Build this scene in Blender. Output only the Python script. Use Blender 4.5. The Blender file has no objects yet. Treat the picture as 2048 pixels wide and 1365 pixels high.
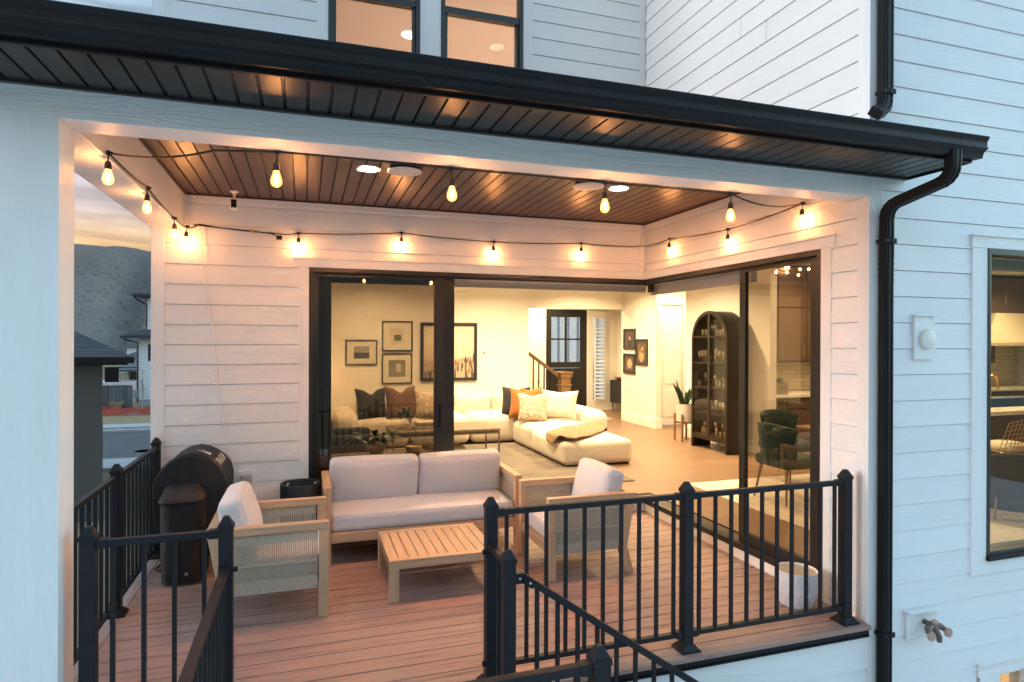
import bpy, bmesh, math, random
from mathutils import Vector, Matrix
R = math.radians
random.seed(7)
SC = bpy.context.scene
COL = SC.collection

# ------------------------------------------------------------------ mesh builder
class MB:
    def __init__(s):
        s.v = []; s.f = []; s.m = []; s.mi = 0
    def face(s, idx):
        s.f.append(tuple(idx)); s.m.append(s.mi)
    def quad(s, a, b, c, d):
        n = len(s.v); s.v += [tuple(a), tuple(b), tuple(c), tuple(d)]; s.face((n, n+1, n+2, n+3))
    def poly(s, pts):
        n = len(s.v); s.v += [tuple(p) for p in pts]; s.face(range(n, n+len(pts)))
    def box(s, x0, x1, y0, y1, z0, z1):
        n = len(s.v)
        s.v += [(x0,y0,z0),(x1,y0,z0),(x1,y1,z0),(x0,y1,z0),(x0,y0,z1),(x1,y0,z1),(x1,y1,z1),(x0,y1,z1)]
        for q in ((0,3,2,1),(4,5,6,7),(0,1,5,4),(1,2,6,5),(2,3,7,6),(3,0,4,7)): s.face([n+i for i in q])
    def bar(s, p, q, w, h, up=(0,0,1)):
        p = Vector(p); q = Vector(q); d = (q-p).normalized(); u = Vector(up)
        r = d.cross(u)
        if r.length < 1e-5: r = d.cross(Vector((0,1,0)))
        r.normalize(); u = r.cross(d).normalized()
        n = len(s.v)
        for c in (p, q):
            for a, b in ((-1,-1),(1,-1),(1,1),(-1,1)):
                s.v.append(tuple(c + r*(a*w/2) + u*(b*h/2)))
        for k in ((3,2,1,0),(4,5,6,7),(0,1,5,4),(1,2,6,5),(2,3,7,6),(3,0,4,7)): s.face([n+i for i in k])
    def tube(s, pts, r, n=6, caps=True):
        pts = [Vector(p) for p in pts]; base = len(s.v); L = len(pts)
        rs = r if isinstance(r, (list, tuple)) else [r]*L
        prev = None
        for i, p in enumerate(pts):
            d = (pts[min(i+1, L-1)] - pts[max(i-1, 0)]).normalized()
            if prev is None:
                a = d.cross(Vector((0,0,1)))
                if a.length < 1e-4: a = d.cross(Vector((0,1,0)))
            else:
                a = prev - d*prev.dot(d)
            a.normalize(); prev = a; b = d.cross(a)
            for k in range(n):
                t = 2*math.pi*k/n
                s.v.append(tuple(p + a*(math.cos(t)*rs[i]) + b*(math.sin(t)*rs[i])))
        for i in range(L-1):
            for k in range(n):
                k2 = (k+1) % n
                s.face((base+i*n+k, base+i*n+k2, base+(i+1)*n+k2, base+(i+1)*n+k))
        if caps:
            s.face([base+k for k in range(n)][::-1]); s.face([base+(L-1)*n+k for k in range(n)])
    def lathe(s, prof, c, n=16, sx=1, sy=1):
        base = len(s.v); L = len(prof)
        for r, z in prof:
            for k in range(n):
                t = 2*math.pi*k/n
                s.v.append((c[0]+r*math.cos(t)*sx, c[1]+r*math.sin(t)*sy, c[2]+z))
        for i in range(L-1):
            for k in range(n):
                k2 = (k+1) % n
                s.face((base+i*n+k, base+i*n+k2, base+(i+1)*n+k2, base+(i+1)*n+k))
        if prof[0][0] > 1e-6: s.face([base+k for k in range(n)][::-1])
        if prof[-1][0] > 1e-6: s.face([base+(L-1)*n+k for k in range(n)])
    def prism(s, poly, ax, a0, a1, caps=True):
        """poly: 2-D points in the other two axes (in xyz order), pushed along axis ax."""
        def P(p, a):
            return {'x': (a,p[0],p[1]), 'y': (p[0],a,p[1]), 'z': (p[0],p[1],a)}[ax]
        n = len(s.v); k = len(poly)
        s.v += [P(p, a0) for p in poly] + [P(p, a1) for p in poly]
        for i in range(k):
            j = (i+1) % k; s.face((n+i, n+j, n+k+j, n+k+i))
        if caps:
            s.face([n+i for i in range(k)][::-1]); s.face([n+k+i for i in range(k)])
    def strip(s, line, ax, a0, a1):
        def P(p, a):
            return {'x': (a,p[0],p[1]), 'y': (p[0],a,p[1]), 'z': (p[0],p[1],a)}[ax]
        for i in range(len(line)-1):
            s.quad(P(line[i],a0), P(line[i],a1), P(line[i+1],a1), P(line[i+1],a0))
    def puff(s, c, size, r=.04, n=10, bulge=(0,0,0), M=None, noise=0):
        """rounded box with bulging faces; c centre, size full extents, bulge per axis"""
        hx, hy, hz = size[0]/2, size[1]/2, size[2]/2
        H = Vector((hx,hy,hz)); base = len(s.v); grid = {}
        def pt(u, v, w):
            p = Vector((u*hx, v*hy, w*hz))
            core = Vector([max(-H[i]+r, min(H[i]-r, p[i])) for i in range(3)])
            d = p-core
            if d.length > 1e-9: p = core + d.normalized()*r
            f = Vector(((1-v*v)*(1-w*w), (1-u*u)*(1-w*w), (1-u*u)*(1-v*v)))
            for i, q in enumerate((u,v,w)):
                p[i] += q*bulge[i]*f[i]
            if noise: p += Vector((random.uniform(-1,1),random.uniform(-1,1),random.uniform(-1,1)))*noise
            if M: p = M @ p
            return tuple(p + Vector(c))
        def vid(i, j, k):
            key = (i,j,k)
            if key not in grid:
                e = lambda t: math.copysign(1-(1-abs(2*t/n-1))**1.35, 2*t/n-1)
                grid[key] = len(s.v); s.v.append(pt(e(i), e(j), e(k)))
            return grid[key]
        for i in range(n):
            for j in range(n):
                s.face((vid(i,j,0),vid(i,j+1,0),vid(i+1,j+1,0),vid(i+1,j,0)))
                s.face((vid(i,j,n),vid(i+1,j,n),vid(i+1,j+1,n),vid(i,j+1,n)))
                s.face((vid(i,0,j),vid(i+1,0,j),vid(i+1,0,j+1),vid(i,0,j+1)))
                s.face((vid(i,n,j),vid(i,n,j+1),vid(i+1,n,j+1),vid(i+1,n,j)))
                s.face((vid(0,i,j),vid(0,i,j+1),vid(0,i+1,j+1),vid(0,i+1,j)))
                s.face((vid(n,i,j),vid(n,i+1,j),vid(n,i+1,j+1),vid(n,i,j+1)))
    def piping(s, c, size, r, ax, M=None, rad=.0042):
        h = [x/2 for x in size]; k = r*(1-.7071)
        a, b = [i for i in range(3) if i != ax]
        for sg in (-1, 1):
            pts = []
            for q in range(4):
                for j in range(5):
                    t = math.pi/2*q+math.pi/2*j/4
                    ca = (h[a]-r)*(1 if q in (0,3) else -1); cb = (h[b]-r)*(1 if q in (0,1) else -1)
                    p = [0,0,0]; p[a] = ca+(r-k)*math.cos(t); p[b] = cb+(r-k)*math.sin(t); p[ax] = sg*(h[ax]-k)
                    v = Vector(p); v = M @ v if M else v
                    pts.append(v+Vector(c))
            s.tube(pts+[pts[0]], rad, 5, False)
    def pillow(s, M, w, h, d, n=14, notch=0.0, pinch=.12):
        """throw pillow: w wide (local x), h tall (local z), d thick (local y)"""
        for sg in (-1, 1):
            b = len(s.v)
            for i in range(n+1):
                for j in range(n+1):
                    u = 2*i/n-1; v = 2*j/n-1
                    t = max(0, (1-u**4)*(1-v**4))**.55
                    px = u*(1-pinch*(1-v*v)*abs(u)*.8); pz = v*(1-pinch*(1-u*u)*abs(v)*.8)
                    if v > 0: pz -= notch*math.exp(-(u/.32)**2)*v**2
                    p = Vector((px*w/2, sg*t*d/2*(1-.5*notch*math.exp(-(u/.25)**2)*max(v,0)), pz*h/2))
                    s.v.append(tuple(M @ p))
            for i in range(n):
                for j in range(n):
                    q = (b+i*(n+1)+j, b+(i+1)*(n+1)+j, b+(i+1)*(n+1)+j+1, b+i*(n+1)+j+1)
                    s.face(q if sg < 0 else q[::-1])
    def wall(s, ax, p0, p1, a0, a1, z0, z1, holes=()):
        """wall slab in plane ax between p0..p1 with rectangular holes (a0,a1,z0,z1)"""
        As = sorted({a0, a1, *[min(max(h[i],a0),a1) for h in holes for i in (0,1)]})
        Zs = sorted({z0, z1, *[min(max(h[i],z0),z1) for h in holes for i in (2,3)]})
        for i in range(len(As)-1):
            for j in range(len(Zs)-1):
                ca = (As[i]+As[i+1])/2; cz = (Zs[j]+Zs[j+1])/2
                if any(h[0] < ca < h[1] and h[2] < cz < h[3] for h in holes): continue
                if ax == 'y': s.box(As[i],As[i+1],p0,p1,Zs[j],Zs[j+1])
                else: s.box(p0,p1,As[i],As[i+1],Zs[j],Zs[j+1])
    def lap(s, ax, pos, sg, a0, a1, z0, z1, holes=(), lip=.0105, seed=1):
        E = .178; Z0 = 2.545
        def P(a, o, z): return (a, pos+sg*o, z) if ax == 'y' else (pos+sg*o, a, z)
        k0 = math.floor((z0-Z0)/E)-1; k1 = math.ceil((z1-Z0)/E)+1
        bs = [Z0+k*E for k in range(k0, k1+1)]
        zs = sorted({z0, z1, *[b for b in bs if z0 < b < z1], *[h[i] for h in holes for i in (2,3) if z0 < h[i] < z1]})
        for i in range(len(zs)-1):
            za, zb = zs[i], zs[i+1]
            if zb-za < 1e-4: continue
            k = math.floor((((za+zb)/2)-Z0)/E); bb = Z0+k*E
            off = lambda z: lip-(lip-.002)*(z-bb)/E
            iv = [(a0, a1)]
            for h in holes:
                if h[2] < (za+zb)/2 < h[3]:
                    nv = []
                    for p, q in iv:
                        if h[0] > p: nv.append((p, min(q, h[0])))
                        if h[1] < q: nv.append((max(p, h[1]), q))
                    iv = [t for t in nv if t[1]-t[0] > 1e-4]
            rj = random.Random(seed*1000+k); jn = []
            for p, q in iv:
                if q-p > 1.6 and rj.random() < .5:
                    c = p+(q-p)*rj.uniform(.2,.8); jn += [(p,c-.0016),(c+.0016,q)]
                else: jn.append((p,q))
            for p, q in jn:
                zt_ = zb-.0042 if abs(zb-(bb+E)) < 1e-4 else zb
                s.quad(P(p,off(za),za), P(q,off(za),za), P(q,off(zt_),zt_), P(p,off(zt_),zt_))
                if zt_ < zb: s.quad(P(p,off(zt_),zt_), P(q,off(zt_),zt_), P(q,-.010,zb), P(p,-.010,zb))
                if abs(za-bb) < 1e-4:
                    s.quad(P(p,-.010,za), P(q,-.010,za), P(q,lip,za), P(p,lip,za))

def link(name, mb, mats, parent=None, origin=(0,0,0), bevel=0, smooth=None, segs=2):
    me = bpy.data.meshes.new(name)
    o = Vector(origin)
    me.from_pydata([tuple(Vector(v)-o) for v in mb.v], [], mb.f)
    mats = mats if isinstance(mats, (list, tuple)) else [mats]
    for m in mats: me.materials.append(m)
    if len(mats) > 1: me.polygons.foreach_set('material_index', mb.m)
    if bevel or smooth is not None:
        bm = bmesh.new(); bm.from_mesh(me)
        if smooth is not None: bmesh.ops.remove_doubles(bm, verts=bm.verts, dist=1e-5)
        if bevel:
            es = [e for e in bm.edges if len(e.link_faces) == 2 and e.calc_face_angle(0) > .6]
            bmesh.ops.bevel(bm, geom=es, offset=bevel, segments=segs, affect='EDGES', clamp_overlap=True, profile=.6)
        bm.to_mesh(me); bm.free()
    if smooth is not None:
        me.polygons.foreach_set('use_smooth', [True]*len(me.polygons))
        me.set_sharp_from_angle(angle=R(smooth))
    me.update()
    ob = bpy.data.objects.new(name, me); COL.objects.link(ob)
    if parent: ob.parent = parent
    else: ob.location = o
    return ob

def thing(name, label, cat, loc=(0,0,0), group=None):
    o = bpy.data.objects.new(name, None); COL.objects.link(o)
    o.location = loc; o.empty_display_size = .1
    o['label'] = label; o['category'] = cat
    if group: o['group'] = group
    return o
def part(t, name, mb, mats, **kw):
    root = t
    while root.parent: root = root.parent
    return link(name, mb, mats, t, root.location, **kw)
def solo(name, label, cat, mb, mats, origin=None, group=None, **kw):
    if origin is None:
        xs = [v[0] for v in mb.v]; ys = [v[1] for v in mb.v]; zs = [v[2] for v in mb.v]
        origin = ((min(xs)+max(xs))/2, (min(ys)+max(ys))/2, min(zs))
    o = link(name, mb, mats, None, origin, **kw)
    o['label'] = label; o['category'] = cat
    if group: o['group'] = group
    return o
def setting(name, mb, mats, kind='structure', **kw):
    o = link(name, mb, mats, **kw); o['kind'] = kind
    return o
def copy_tree(o, parent=None):
    c = o.copy(); COL.objects.link(c)
    if parent: c.parent = parent
    for ch in [x for x in COL.objects if x.parent == o]: copy_tree(ch, c)
    return c

# ------------------------------------------------------------------ materials
class N:
    def __init__(s, name):
        s.m = bpy.data.materials.new(name); s.m.use_nodes = True
        s.t = s.m.node_tree; s.n = s.t.nodes; s.b = s.n['Principled BSDF']; s.out = s.n['Material Output']
        s.tc = None
    def node(s, ty, **kw):
        x = s.n.new(ty)
        for k, v in kw.items():
            if k in x.inputs.keys() if isinstance(k, str) else False: x.inputs[k].default_value = v
            else: setattr(x, k, v)
        return x
    def l(s, a, b): s.t.links.new(a, b)
    def coord(s, scale=(1,1,1), rot=(0,0,0)):
        if not s.tc: s.tc = s.n.new('ShaderNodeTexCoord')
        mp = s.n.new('ShaderNodeMapping'); mp.inputs['Scale'].default_value = scale; mp.inputs['Rotation'].default_value = rot
        s.l(s.tc.outputs['Object'], mp.inputs['Vector']); return mp.outputs['Vector']
    def noise(s, vec, scale=5, detail=4, dist=0, rough=.55):
        x = s.n.new('ShaderNodeTexNoise'); x.inputs['Scale'].default_value = scale; x.inputs['Detail'].default_value = detail
        x.inputs['Distortion'].default_value = dist; x.inputs['Roughness'].default_value = rough
        s.l(vec, x.inputs['Vector']); return x.outputs['Fac']
    def ramp(s, fac, stops):
        x = s.n.new('ShaderNodeValToRGB'); el = x.color_ramp.elements
        while len(el) < len(stops): el.new(.5)
        for e, (p, c) in zip(el, stops):
            e.position = p; e.color = (*c, 1) if len(c) == 3 else c
        s.l(fac, x.inputs['Fac']); return x.outputs['Color']
    def mix(s, fac, a, b, mode='MIX'):
        x = s.n.new('ShaderNodeMix'); x.data_type = 'RGBA'; x.blend_type = mode
        for sock, val in ((x.inputs[0], fac), (x.inputs[6], a), (x.inputs[7], b)):
            if isinstance(val, (int, float)): sock.default_value = val
            elif isinstance(val, tuple): sock.default_value = (*val, 1)
            else: s.l(val, sock)
        return x.outputs[2]
    def math(s, op, a, b=None, c=None):
        x = s.n.new('ShaderNodeMath'); x.operation = op
        for i, v in enumerate((a, b, c)):
            if v is None: continue
            if isinstance(v, (int, float)): x.inputs[i].default_value = v
            else: s.l(v, x.inputs[i])
        return x.outputs[0]
    def sep(s, vec):
        x = s.n.new('ShaderNodeSeparateXYZ'); s.l(vec, x.inputs[0]); return x.outputs
    def comb(s, a, b, c):
        x = s.n.new('ShaderNodeCombineXYZ')
        for i, v in enumerate((a,b,c)):
            if isinstance(v, (int,float)): x.inputs[i].default_value = v
            else: s.l(v, x.inputs[i])
        return x.outputs[0]
    def bump(s, h, strength=.3, dist=.002):
        x = s.n.new('ShaderNodeBump'); x.inputs['Strength'].default_value = strength; x.inputs['Distance'].default_value = dist
        s.l(h, x.inputs['Height']); s.l(x.outputs['Normal'], s.b.inputs['Normal'])
    def base(s, c):
        if isinstance(c, tuple): s.b.inputs['Base Color'].default_value = (*c, 1)
        else: s.l(c, s.b.inputs['Base Color'])
    def set(s, **kw):
        for k, v in kw.items():
            s.b.inputs[{'rough':'Roughness','metal':'Metallic','spec':'Specular IOR Level','sheen':'Sheen Weight','coat':'Coat Weight'}[k]].default_value = v
        return s

def vary(c, d): return tuple(max(0, x*d) for x in c)
def plain(name, c, rough=.5, metal=0, amt=.1, scale=6, stretch=(1,1,1), bs=0, bscale=80, bdist=.002, spec=.5):
    """solid colour broken up by noise, with an optional fine bump"""
    n = N(name); v = n.coord(stretch)
    f = n.noise(v, scale, 5)
    n.base(n.ramp(f, [(.3, vary(c, 1-amt)), (.7, vary(c, 1+amt))]))
    rr = n.math('MULTIPLY_ADD', f, .18, rough-.09); n.l(rr, n.b.inputs['Roughness'])
    n.set(metal=metal, spec=spec)
    if bs: n.bump(n.noise(n.coord(stretch), bscale, 3), bs, bdist)
    return n.m
def grain_white(name, c, vert=False, rough=.5, bs=.5):
    """fibre-cement board: embossed cedar grain that differs from board to board"""
    n = N(name)
    o = n.sep(n.coord())
    along = n.math('ADD', o[0], o[1])
    if vert:
        a = n.math('MULTIPLY', o[2], 1.0); x = n.math('MULTIPLY', along, 1.0)
    else:
        a = along; x = o[2]
    bd = n.math('FLOOR', n.math('DIVIDE', n.math('SUBTRACT', x, 2.545), .178))
    warp = n.noise(n.comb(n.math('MULTIPLY', a, 2.2), n.math('MULTIPLY', bd, 3.7), n.math('MULTIPLY', x, 7.0)), 1.0, 2)
    xx = n.math('MULTIPLY_ADD', warp, .16, x)
    g = n.noise(n.comb(n.math('MULTIPLY', a, 1.6), n.math('MULTIPLY', bd, 5.3), n.math('MULTIPLY', xx, 75)), 1.0, 4, 0, .6)
    big = n.noise(n.comb(n.math('MULTIPLY', a, .7), bd, n.math('MULTIPLY', x, 1.5)), 1.3, 3)
    n.base(n.ramp(big, [(.25, vary(c, .93)), (.75, vary(c, 1.03))]))
    n.set(rough=rough, spec=.35)
    n.bump(g, bs, .007)
    return n.m
def wood(name, c, c2, axis=0, rough=.5, scale=1.0):
    n = N(name)
    st = [22*scale]*3; st[axis] = 1.3*scale
    f = n.noise(n.coord(tuple(st)), 1.6, 6, .8); k = n.noise(n.coord((1.2,1.2,1.2)), 2.2, 2)
    col = n.ramp(f, [(.25, c2), (.5, c), (.8, vary(c, 1.12))])
    n.base(n.mix(n.math('MULTIPLY', k, .45), col, vary(c2, .9)))
    n.set(rough=rough, spec=.3); n.bump(f, .15, .001)
    return n.m
def fabric(name, c, rough=.95, amt=.06, ws=420, bs=.25):
    n = N(name)
    v = n.coord(); w = n.noise(v, ws, 2); b = n.noise(v, 3, 4)
    col = n.ramp(w, [(.3, vary(c, 1-amt*2)), (.7, vary(c, 1+amt*2))])
    n.base(n.mix(b, vary(c, 1-amt), col)); n.set(rough=rough, spec=.15, sheen=.15)
    n.bump(n.math('ADD', w, n.math('MULTIPLY', n.noise(v, 9, 4, .6), 4)), bs*1.2, .004)
    return n.m
def glassmat(name, tint, ior=1.5, rough=0.0, extra=0.0):
    n = N(name); n.n.remove(n.b)
    tr = n.node('ShaderNodeBsdfTransparent'); tr.inputs[0].default_value = (*tint, 1)
    gl = n.node('ShaderNodeBsdfGlossy'); gl.inputs['Roughness'].default_value = rough
    fr = n.node('ShaderNodeFresnel'); fr.inputs[0].default_value = ior
    mx = n.node('ShaderNodeMixShader')
    gm = n.node('ShaderNodeNewGeometry'); n.l(n.math('MULTIPLY_ADD', gm.outputs['Backfacing'], 1/ior-ior, ior), fr.inputs[0]); n.l(n.math('ADD', fr.outputs[0], extra), mx.inputs[0]); n.l(tr.outputs[0], mx.inputs[1]); n.l(gl.outputs[0], mx.inputs[2])
    n.l(mx.outputs[0], n.out.inputs[0]); return n.m
def glow(name, c, s):
    n = N(name); n.base(c); n.b.inputs['Emission Color'].default_value = (*c, 1); n.b.inputs['Emission Strength'].default_value = s
    return n.m

SID = grain_white('painted lap siding', (.79,.80,.80))
TRM = grain_white('painted trim board', (.81,.81,.80), bs=.7)
TRV = grain_white('painted upright trim board', (.80,.81,.81), vert=True, bs=.8)
BLK = plain('black aluminium', (.006,.006,.0075), .42, 0, .3, 3, bs=.12, bscale=14, bdist=.003, spec=.24)
DSP = plain('black downspout metal', (.006,.006,.007), .48, 0, .3, 5, spec=.2)
SOF = plain('dark bronze soffit metal', (.028,.024,.021), .36, 0, .18, 4, bs=.05, bscale=30, spec=.32)
RAIL = plain('charcoal powder coat', (.012,.0125,.0155), .52, 0, .25, 8, spec=.24, bs=.1, bscale=500, bdist=.0006)
FRM = plain('dark bronze window frame', (.014,.012,.011), .34, 0, .15, 6)
ACA = wood('acacia wood along x', (.62,.40,.245), (.44,.265,.155), 0, .55)
ACY = wood('acacia wood along y', (.62,.40,.245), (.44,.265,.155), 1, .55)
ACZ = wood('acacia wood upright', (.62,.405,.25), (.45,.275,.16), 2, .55)
ROPE = plain('grey-green rope', (.47,.40,.31), .9, 0, .15, 60, bs=.3, bscale=600)
CUSH = fabric('light grey outdoor fabric', (.645,.62,.625))
WALLP = plain('cream wall paint', (.80,.76,.68), .7, 0, .02, 2, bs=.06, bscale=160, bdist=.001)
WTRIM = plain('white indoor trim paint', (.82,.79,.73), .45, 0, .02, 3)
CEIL = plain('white ceiling paint', (.82,.80,.76), .8, 0, .02, 2)
def vent_mat():
    n = N('perforated soffit metal'); o = n.sep(n.coord())
    a = n.math('SINE', n.math('MULTIPLY', n.math('ADD', o[0], n.math('MULTIPLY', o[1], .5)), 2*math.pi/.02))
    b = n.math('SINE', n.math('MULTIPLY', o[1], 2*math.pi/.02))
    h = n.math('GREATER_THAN', n.math('MULTIPLY', a, b), .05)
    n.base(n.mix(h, (.030,.026,.024), (.002,.002,.002))); n.set(rough=.4); n.bump(n.math('SUBTRACT', 1, h), .6, .002)
    return n.m
CEILM = plain('bronze porch ceiling metal', (.070,.030,.015), .34, 0, .18, 4, bs=.05, bscale=30, spec=.4)
VENT = vent_mat()
def deck_mat():
    n = N('composite deck boards'); v = n.coord(); o = n.sep(v)
    bd = n.math('FLOOR', n.math('DIVIDE', o[1], .14))
    wn = n.node('ShaderNodeTexWhiteNoise'); wn.noise_dimensions = '1D'; n.l(bd, wn.inputs['W'])
    st = n.noise(n.comb(n.math('MULTIPLY', o[0], 1.1), n.math('MULTIPLY', bd, 4.1), n.math('MULTIPLY', o[1], 26)), 1.4, 5, .6)
    fine = n.noise(n.comb(n.math('MULTIPLY', o[0], 6), bd, n.math('MULTIPLY', o[1], 190)), 1.2, 3)
    wear = n.noise(v, 1.6, 5)
    c = n.ramp(st, [(.28, (.16,.09,.07)), (.46, (.345,.225,.185)), (.7, (.42,.285,.24))])
    c = n.mix(n.math('MULTIPLY', wn.outputs[0], .4), c, (.29,.175,.145))
    c = n.mix(n.math('MULTIPLY', n.math('SUBTRACT', wear, .45), .8), c, (.42,.31,.275))
    n.base(n.mix(n.math('MULTIPLY', fine, .2), c, (.13,.075,.055)))
    n.set(rough=.62, spec=.3); n.bump(n.math('ADD', fine, st), .25, .0015)
    return n.m
DECK = deck_mat()
def deck_mat_y():
    n = N('composite border board'); v = n.coord(); o = n.sep(v)
    st = n.noise(n.comb(n.math('MULTIPLY', o[1], 1.1), 3, n.math('MULTIPLY', o[0], 26)), 1.4, 5, .6)
    n.base(n.ramp(st, [(.28, (.19,.13,.11)), (.46, (.30,.215,.185)), (.7, (.36,.265,.235))])); n.set(rough=.65, spec=.3); n.bump(st, .2, .0015)
    return n.m
DECKY = deck_mat_y()
def floor_mat():
    n = N('oak plank floor'); v = n.coord(); o = n.sep(v)
    bd = n.math('FLOOR', n.math('DIVIDE', o[1], .19))
    wn = n.node('ShaderNodeTexWhiteNoise'); wn.noise_dimensions = '1D'; n.l(bd, wn.inputs['W'])
    xo = n.math('MULTIPLY_ADD', wn.outputs[0], 1.7, o[0])
    cell = n.math('FLOOR', n.math('DIVIDE', xo, 1.9))
    wn2 = n.node('ShaderNodeTexWhiteNoise'); wn2.noise_dimensions = '2D'; n.l(n.comb(cell, bd, 0), wn2.inputs['Vector'])
    g = n.noise(n.comb(n.math('MULTIPLY', o[0], 1.4), n.math('MULTIPLY', bd, 3), n.math('MULTIPLY', o[1], 22)), 1.5, 5, .9)
    c = n.ramp(g, [(.25, (.165,.09,.052)), (.5, (.245,.145,.088)), (.8, (.275,.172,.108))])
    c = n.mix(n.math('MULTIPLY', wn2.outputs[0], .4), c, (.20,.118,.068))
    fy = n.math('FRACT', n.math('DIVIDE', o[1], .19)); fx = n.math('FRACT', n.math('DIVIDE', xo, 1.9))
    gap = n.math('MAXIMUM', n.math('LESS_THAN', fy, .014), n.math('LESS_THAN', fx, .0016))
    n.base(n.mix(gap, c, (.2,.125,.07))); n.set(rough=.4, spec=.4); n.bump(g, .06, .001)
    return n.m
FLOOR = floor_mat()
GLD = glassmat('tinted door glass', (.80,.765,.72), 1.5, 0, .015)
GLW = glassmat('window glass', (.84,.85,.80), 1.45)
GLC = glassmat('clear glass', (.93,.93,.9), 1.45)

# ------------------------------------------------------------------ camera
cam = bpy.data.cameras.new('camera'); co = bpy.data.objects.new('camera', cam); COL.objects.link(co)
CAMP = (-3.5627, -3.2428, 1.8848); YAW, PIT, ROL, FPX = .3168, -.0022, -.0033, 1258.58
cy, sy = math.cos(YAW), math.sin(YAW); cp, sp = math.cos(PIT), math.sin(PIT)
fw = Vector((sy*cp, cy*cp, sp)); rt = Vector((cy, -sy, 0)); up = rt.cross(fw)
cr, sr = math.cos(ROL), math.sin(ROL)
rt2 = rt*cr - up*sr; up2 = rt*sr + up*cr
co.matrix_world = Matrix(((rt2.x,up2.x,-fw.x,CAMP[0]),(rt2.y,up2.y,-fw.y,CAMP[1]),(rt2.z,up2.z,-fw.z,CAMP[2]),(0,0,0,1)))
cam.sensor_width = 36; cam.lens = FPX/2048*36; cam.clip_start = .05; cam.clip_end = 3000
SC.camera = co

# ------------------------------------------------------------------ dimensions
D = 2.92; XL = -4.593; XO = -4.84; ZB = 2.849; ZT = 2.988; ZC = 3.163; TB = .196; ZH = 2.554; F = .12

# ================================================================== THE HOUSE
H = thing('house', 'white lap-sided two-storey house with a covered porch and black trim', 'house', (0,0,0))
UW = [(-3.367,-2.503), (-2.295,-1.432)]           # upper windows
UZ = (4.40, 6.05)
RW = (1.098, 2.75, .317, 2.554)                   # dining window
BW = (1.158, 2.6, -1.7, -.528)                    # basement window
m = MB(); m.lap('y', D+.012, -1, -4.735, -3.624, -.05, ZC, seed=1); m.lap('y', D+.012, -1, -3.624, -.065, 2.60, ZC, seed=2); part(H, 'porch_back_siding', m, SID)
m = MB(); m.lap('x', .012, -1, .09, D, 2.60, ZC, seed=3); m.lap('x', .012, -1, .09, .317, -.02, 2.60, seed=4); part(H, 'porch_side_siding', m, SID)
m = MB(); m.lap('y', .012, -1, .1, 9.5, -2.2, 7.4, [(.955, RW[1]+.15, .209, 2.643), (1.025, BW[1]+.13, BW[2]-.1, -.43)], seed=5); part(H, 'front_siding', m, SID)
m = MB(); m.lap('x', .012, -1, .09, D-.0, 3.15, 7.4, seed=6); part(H, 'upper_side_siding', m, SID)
m = MB(); m.lap('y', D+.012, -1, -4.735, -.065, 3.4, 7.4, [(-3.47,-1.33,4.29,6.16)], seed=7); part(H, 'upper_back_siding', m, SID)
m = MB(); m.lap('x', XO+.012, -1, D+.1, 11.3, -2.2, 7.4, seed=8); part(H, 'left_siding', m, SID)
m = MB(); m.lap('y', .012, -1, -2.42, 0, -2.2, -.16, seed=9); m.box(-2.42,0,-.004,.02,-.30,-.075); part(H, 'deck_skirt', m, SID)
# structural walls (behind the boards)
m = MB()
m.wall('y', D+.03, D+.15, XO+.02, .14, -2.3, 3.25, [(-3.535, .2, .02, ZH)])
m.wall('x', .03, .15, .05, D+.15, -2.3, 3.25, [(.412, D+.2, .02, ZH)])
m.wall('y', .03, .15, .03, 10, -2.3, 7.4, [RW, BW])
m.wall('y', D+.03, D+.15, XO+.02, .03, 3.25, 7.4, [(a,b,*UZ) for a,b in UW])
m.wall('x', .03, .15, .15, D+.15, 3.25, 7.4)
m.box(XO+.02, XO+.15, D+.15, 11.3, -2.3, 7.4)
m.box(XO+.02, 10, 11.22, 11.34, 3.15, 7.4); m.box(10, 10.12, .03, 11.34, -2.3, 7.4)
part(H, 'wall', m, plain('wall sheathing', (.72,.73,.73), .7))
# corner boards, casings and other white trim
m = MB()
m.box(XO, -4.735, D, D+.03, -.3, ZB); m.box(XO, XO+.03, D+.002, D+.11, -2.2, ZB)
part(H, 'corner_board', m, TRV, bevel=.003)
m = MB(); m.box(-.003, .11, -.003, .02, -2.2, 3.1); m.box(-.003, .025, .02, .09, -.02, 3.1)
part(H, 'corner_board', m, TRV, bevel=.003)
m = MB(); m.box(XO, -4.735, D, D+.03, 3.4, 7.4); part(H, 'corner_board', m, TRV, bevel=.003)
m = MB(); m.box(-.003, .11, -.003, .02, 3.1, 7.4); m.box(-.003, .025, .02, .09, 3.2, 7.4); part(H, 'corner_board', m, TRV, bevel=.003)
m = MB(); m.box(-.068, -.0, D-.0012, D+.03, 3.4, 7.4); part(H, 'corner_board', m, TRV)
m = MB(); m.box(-.068, .0, D-.001, D+.03, 2.64, ZC-.062); part(H, 'corner_board', m, TRV)
m = MB(); m.box(XL, -.004, D-.004, D+.02, ZC-.062, ZC+.01); part(H, 'frieze_board', m, TRM, bevel=.003)
m = MB(); m.box(-.004, .02, TB, D-.004, ZC-.062, ZC+.01); part(H, 'frieze_board', m, TRM, bevel=.003)
m = MB(); m.box(-3.624, -3.535, D-.001, D+.06, .0, ZH); part(H, 'door_casing', m, TRV, bevel=.002)
m = MB(); m.box(-.001, .06, .317, .412, .02, ZH); part(H, 'door_casing', m, TRV, bevel=.002)
m = MB(); m.box(-3.663, -.001, D-.006, D+.05, ZH, 2.632); m.box(-.006, .05, .278, D-.006, ZH, 2.632); part(H, 'door_header', m, TRM, bevel=.002)
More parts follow.
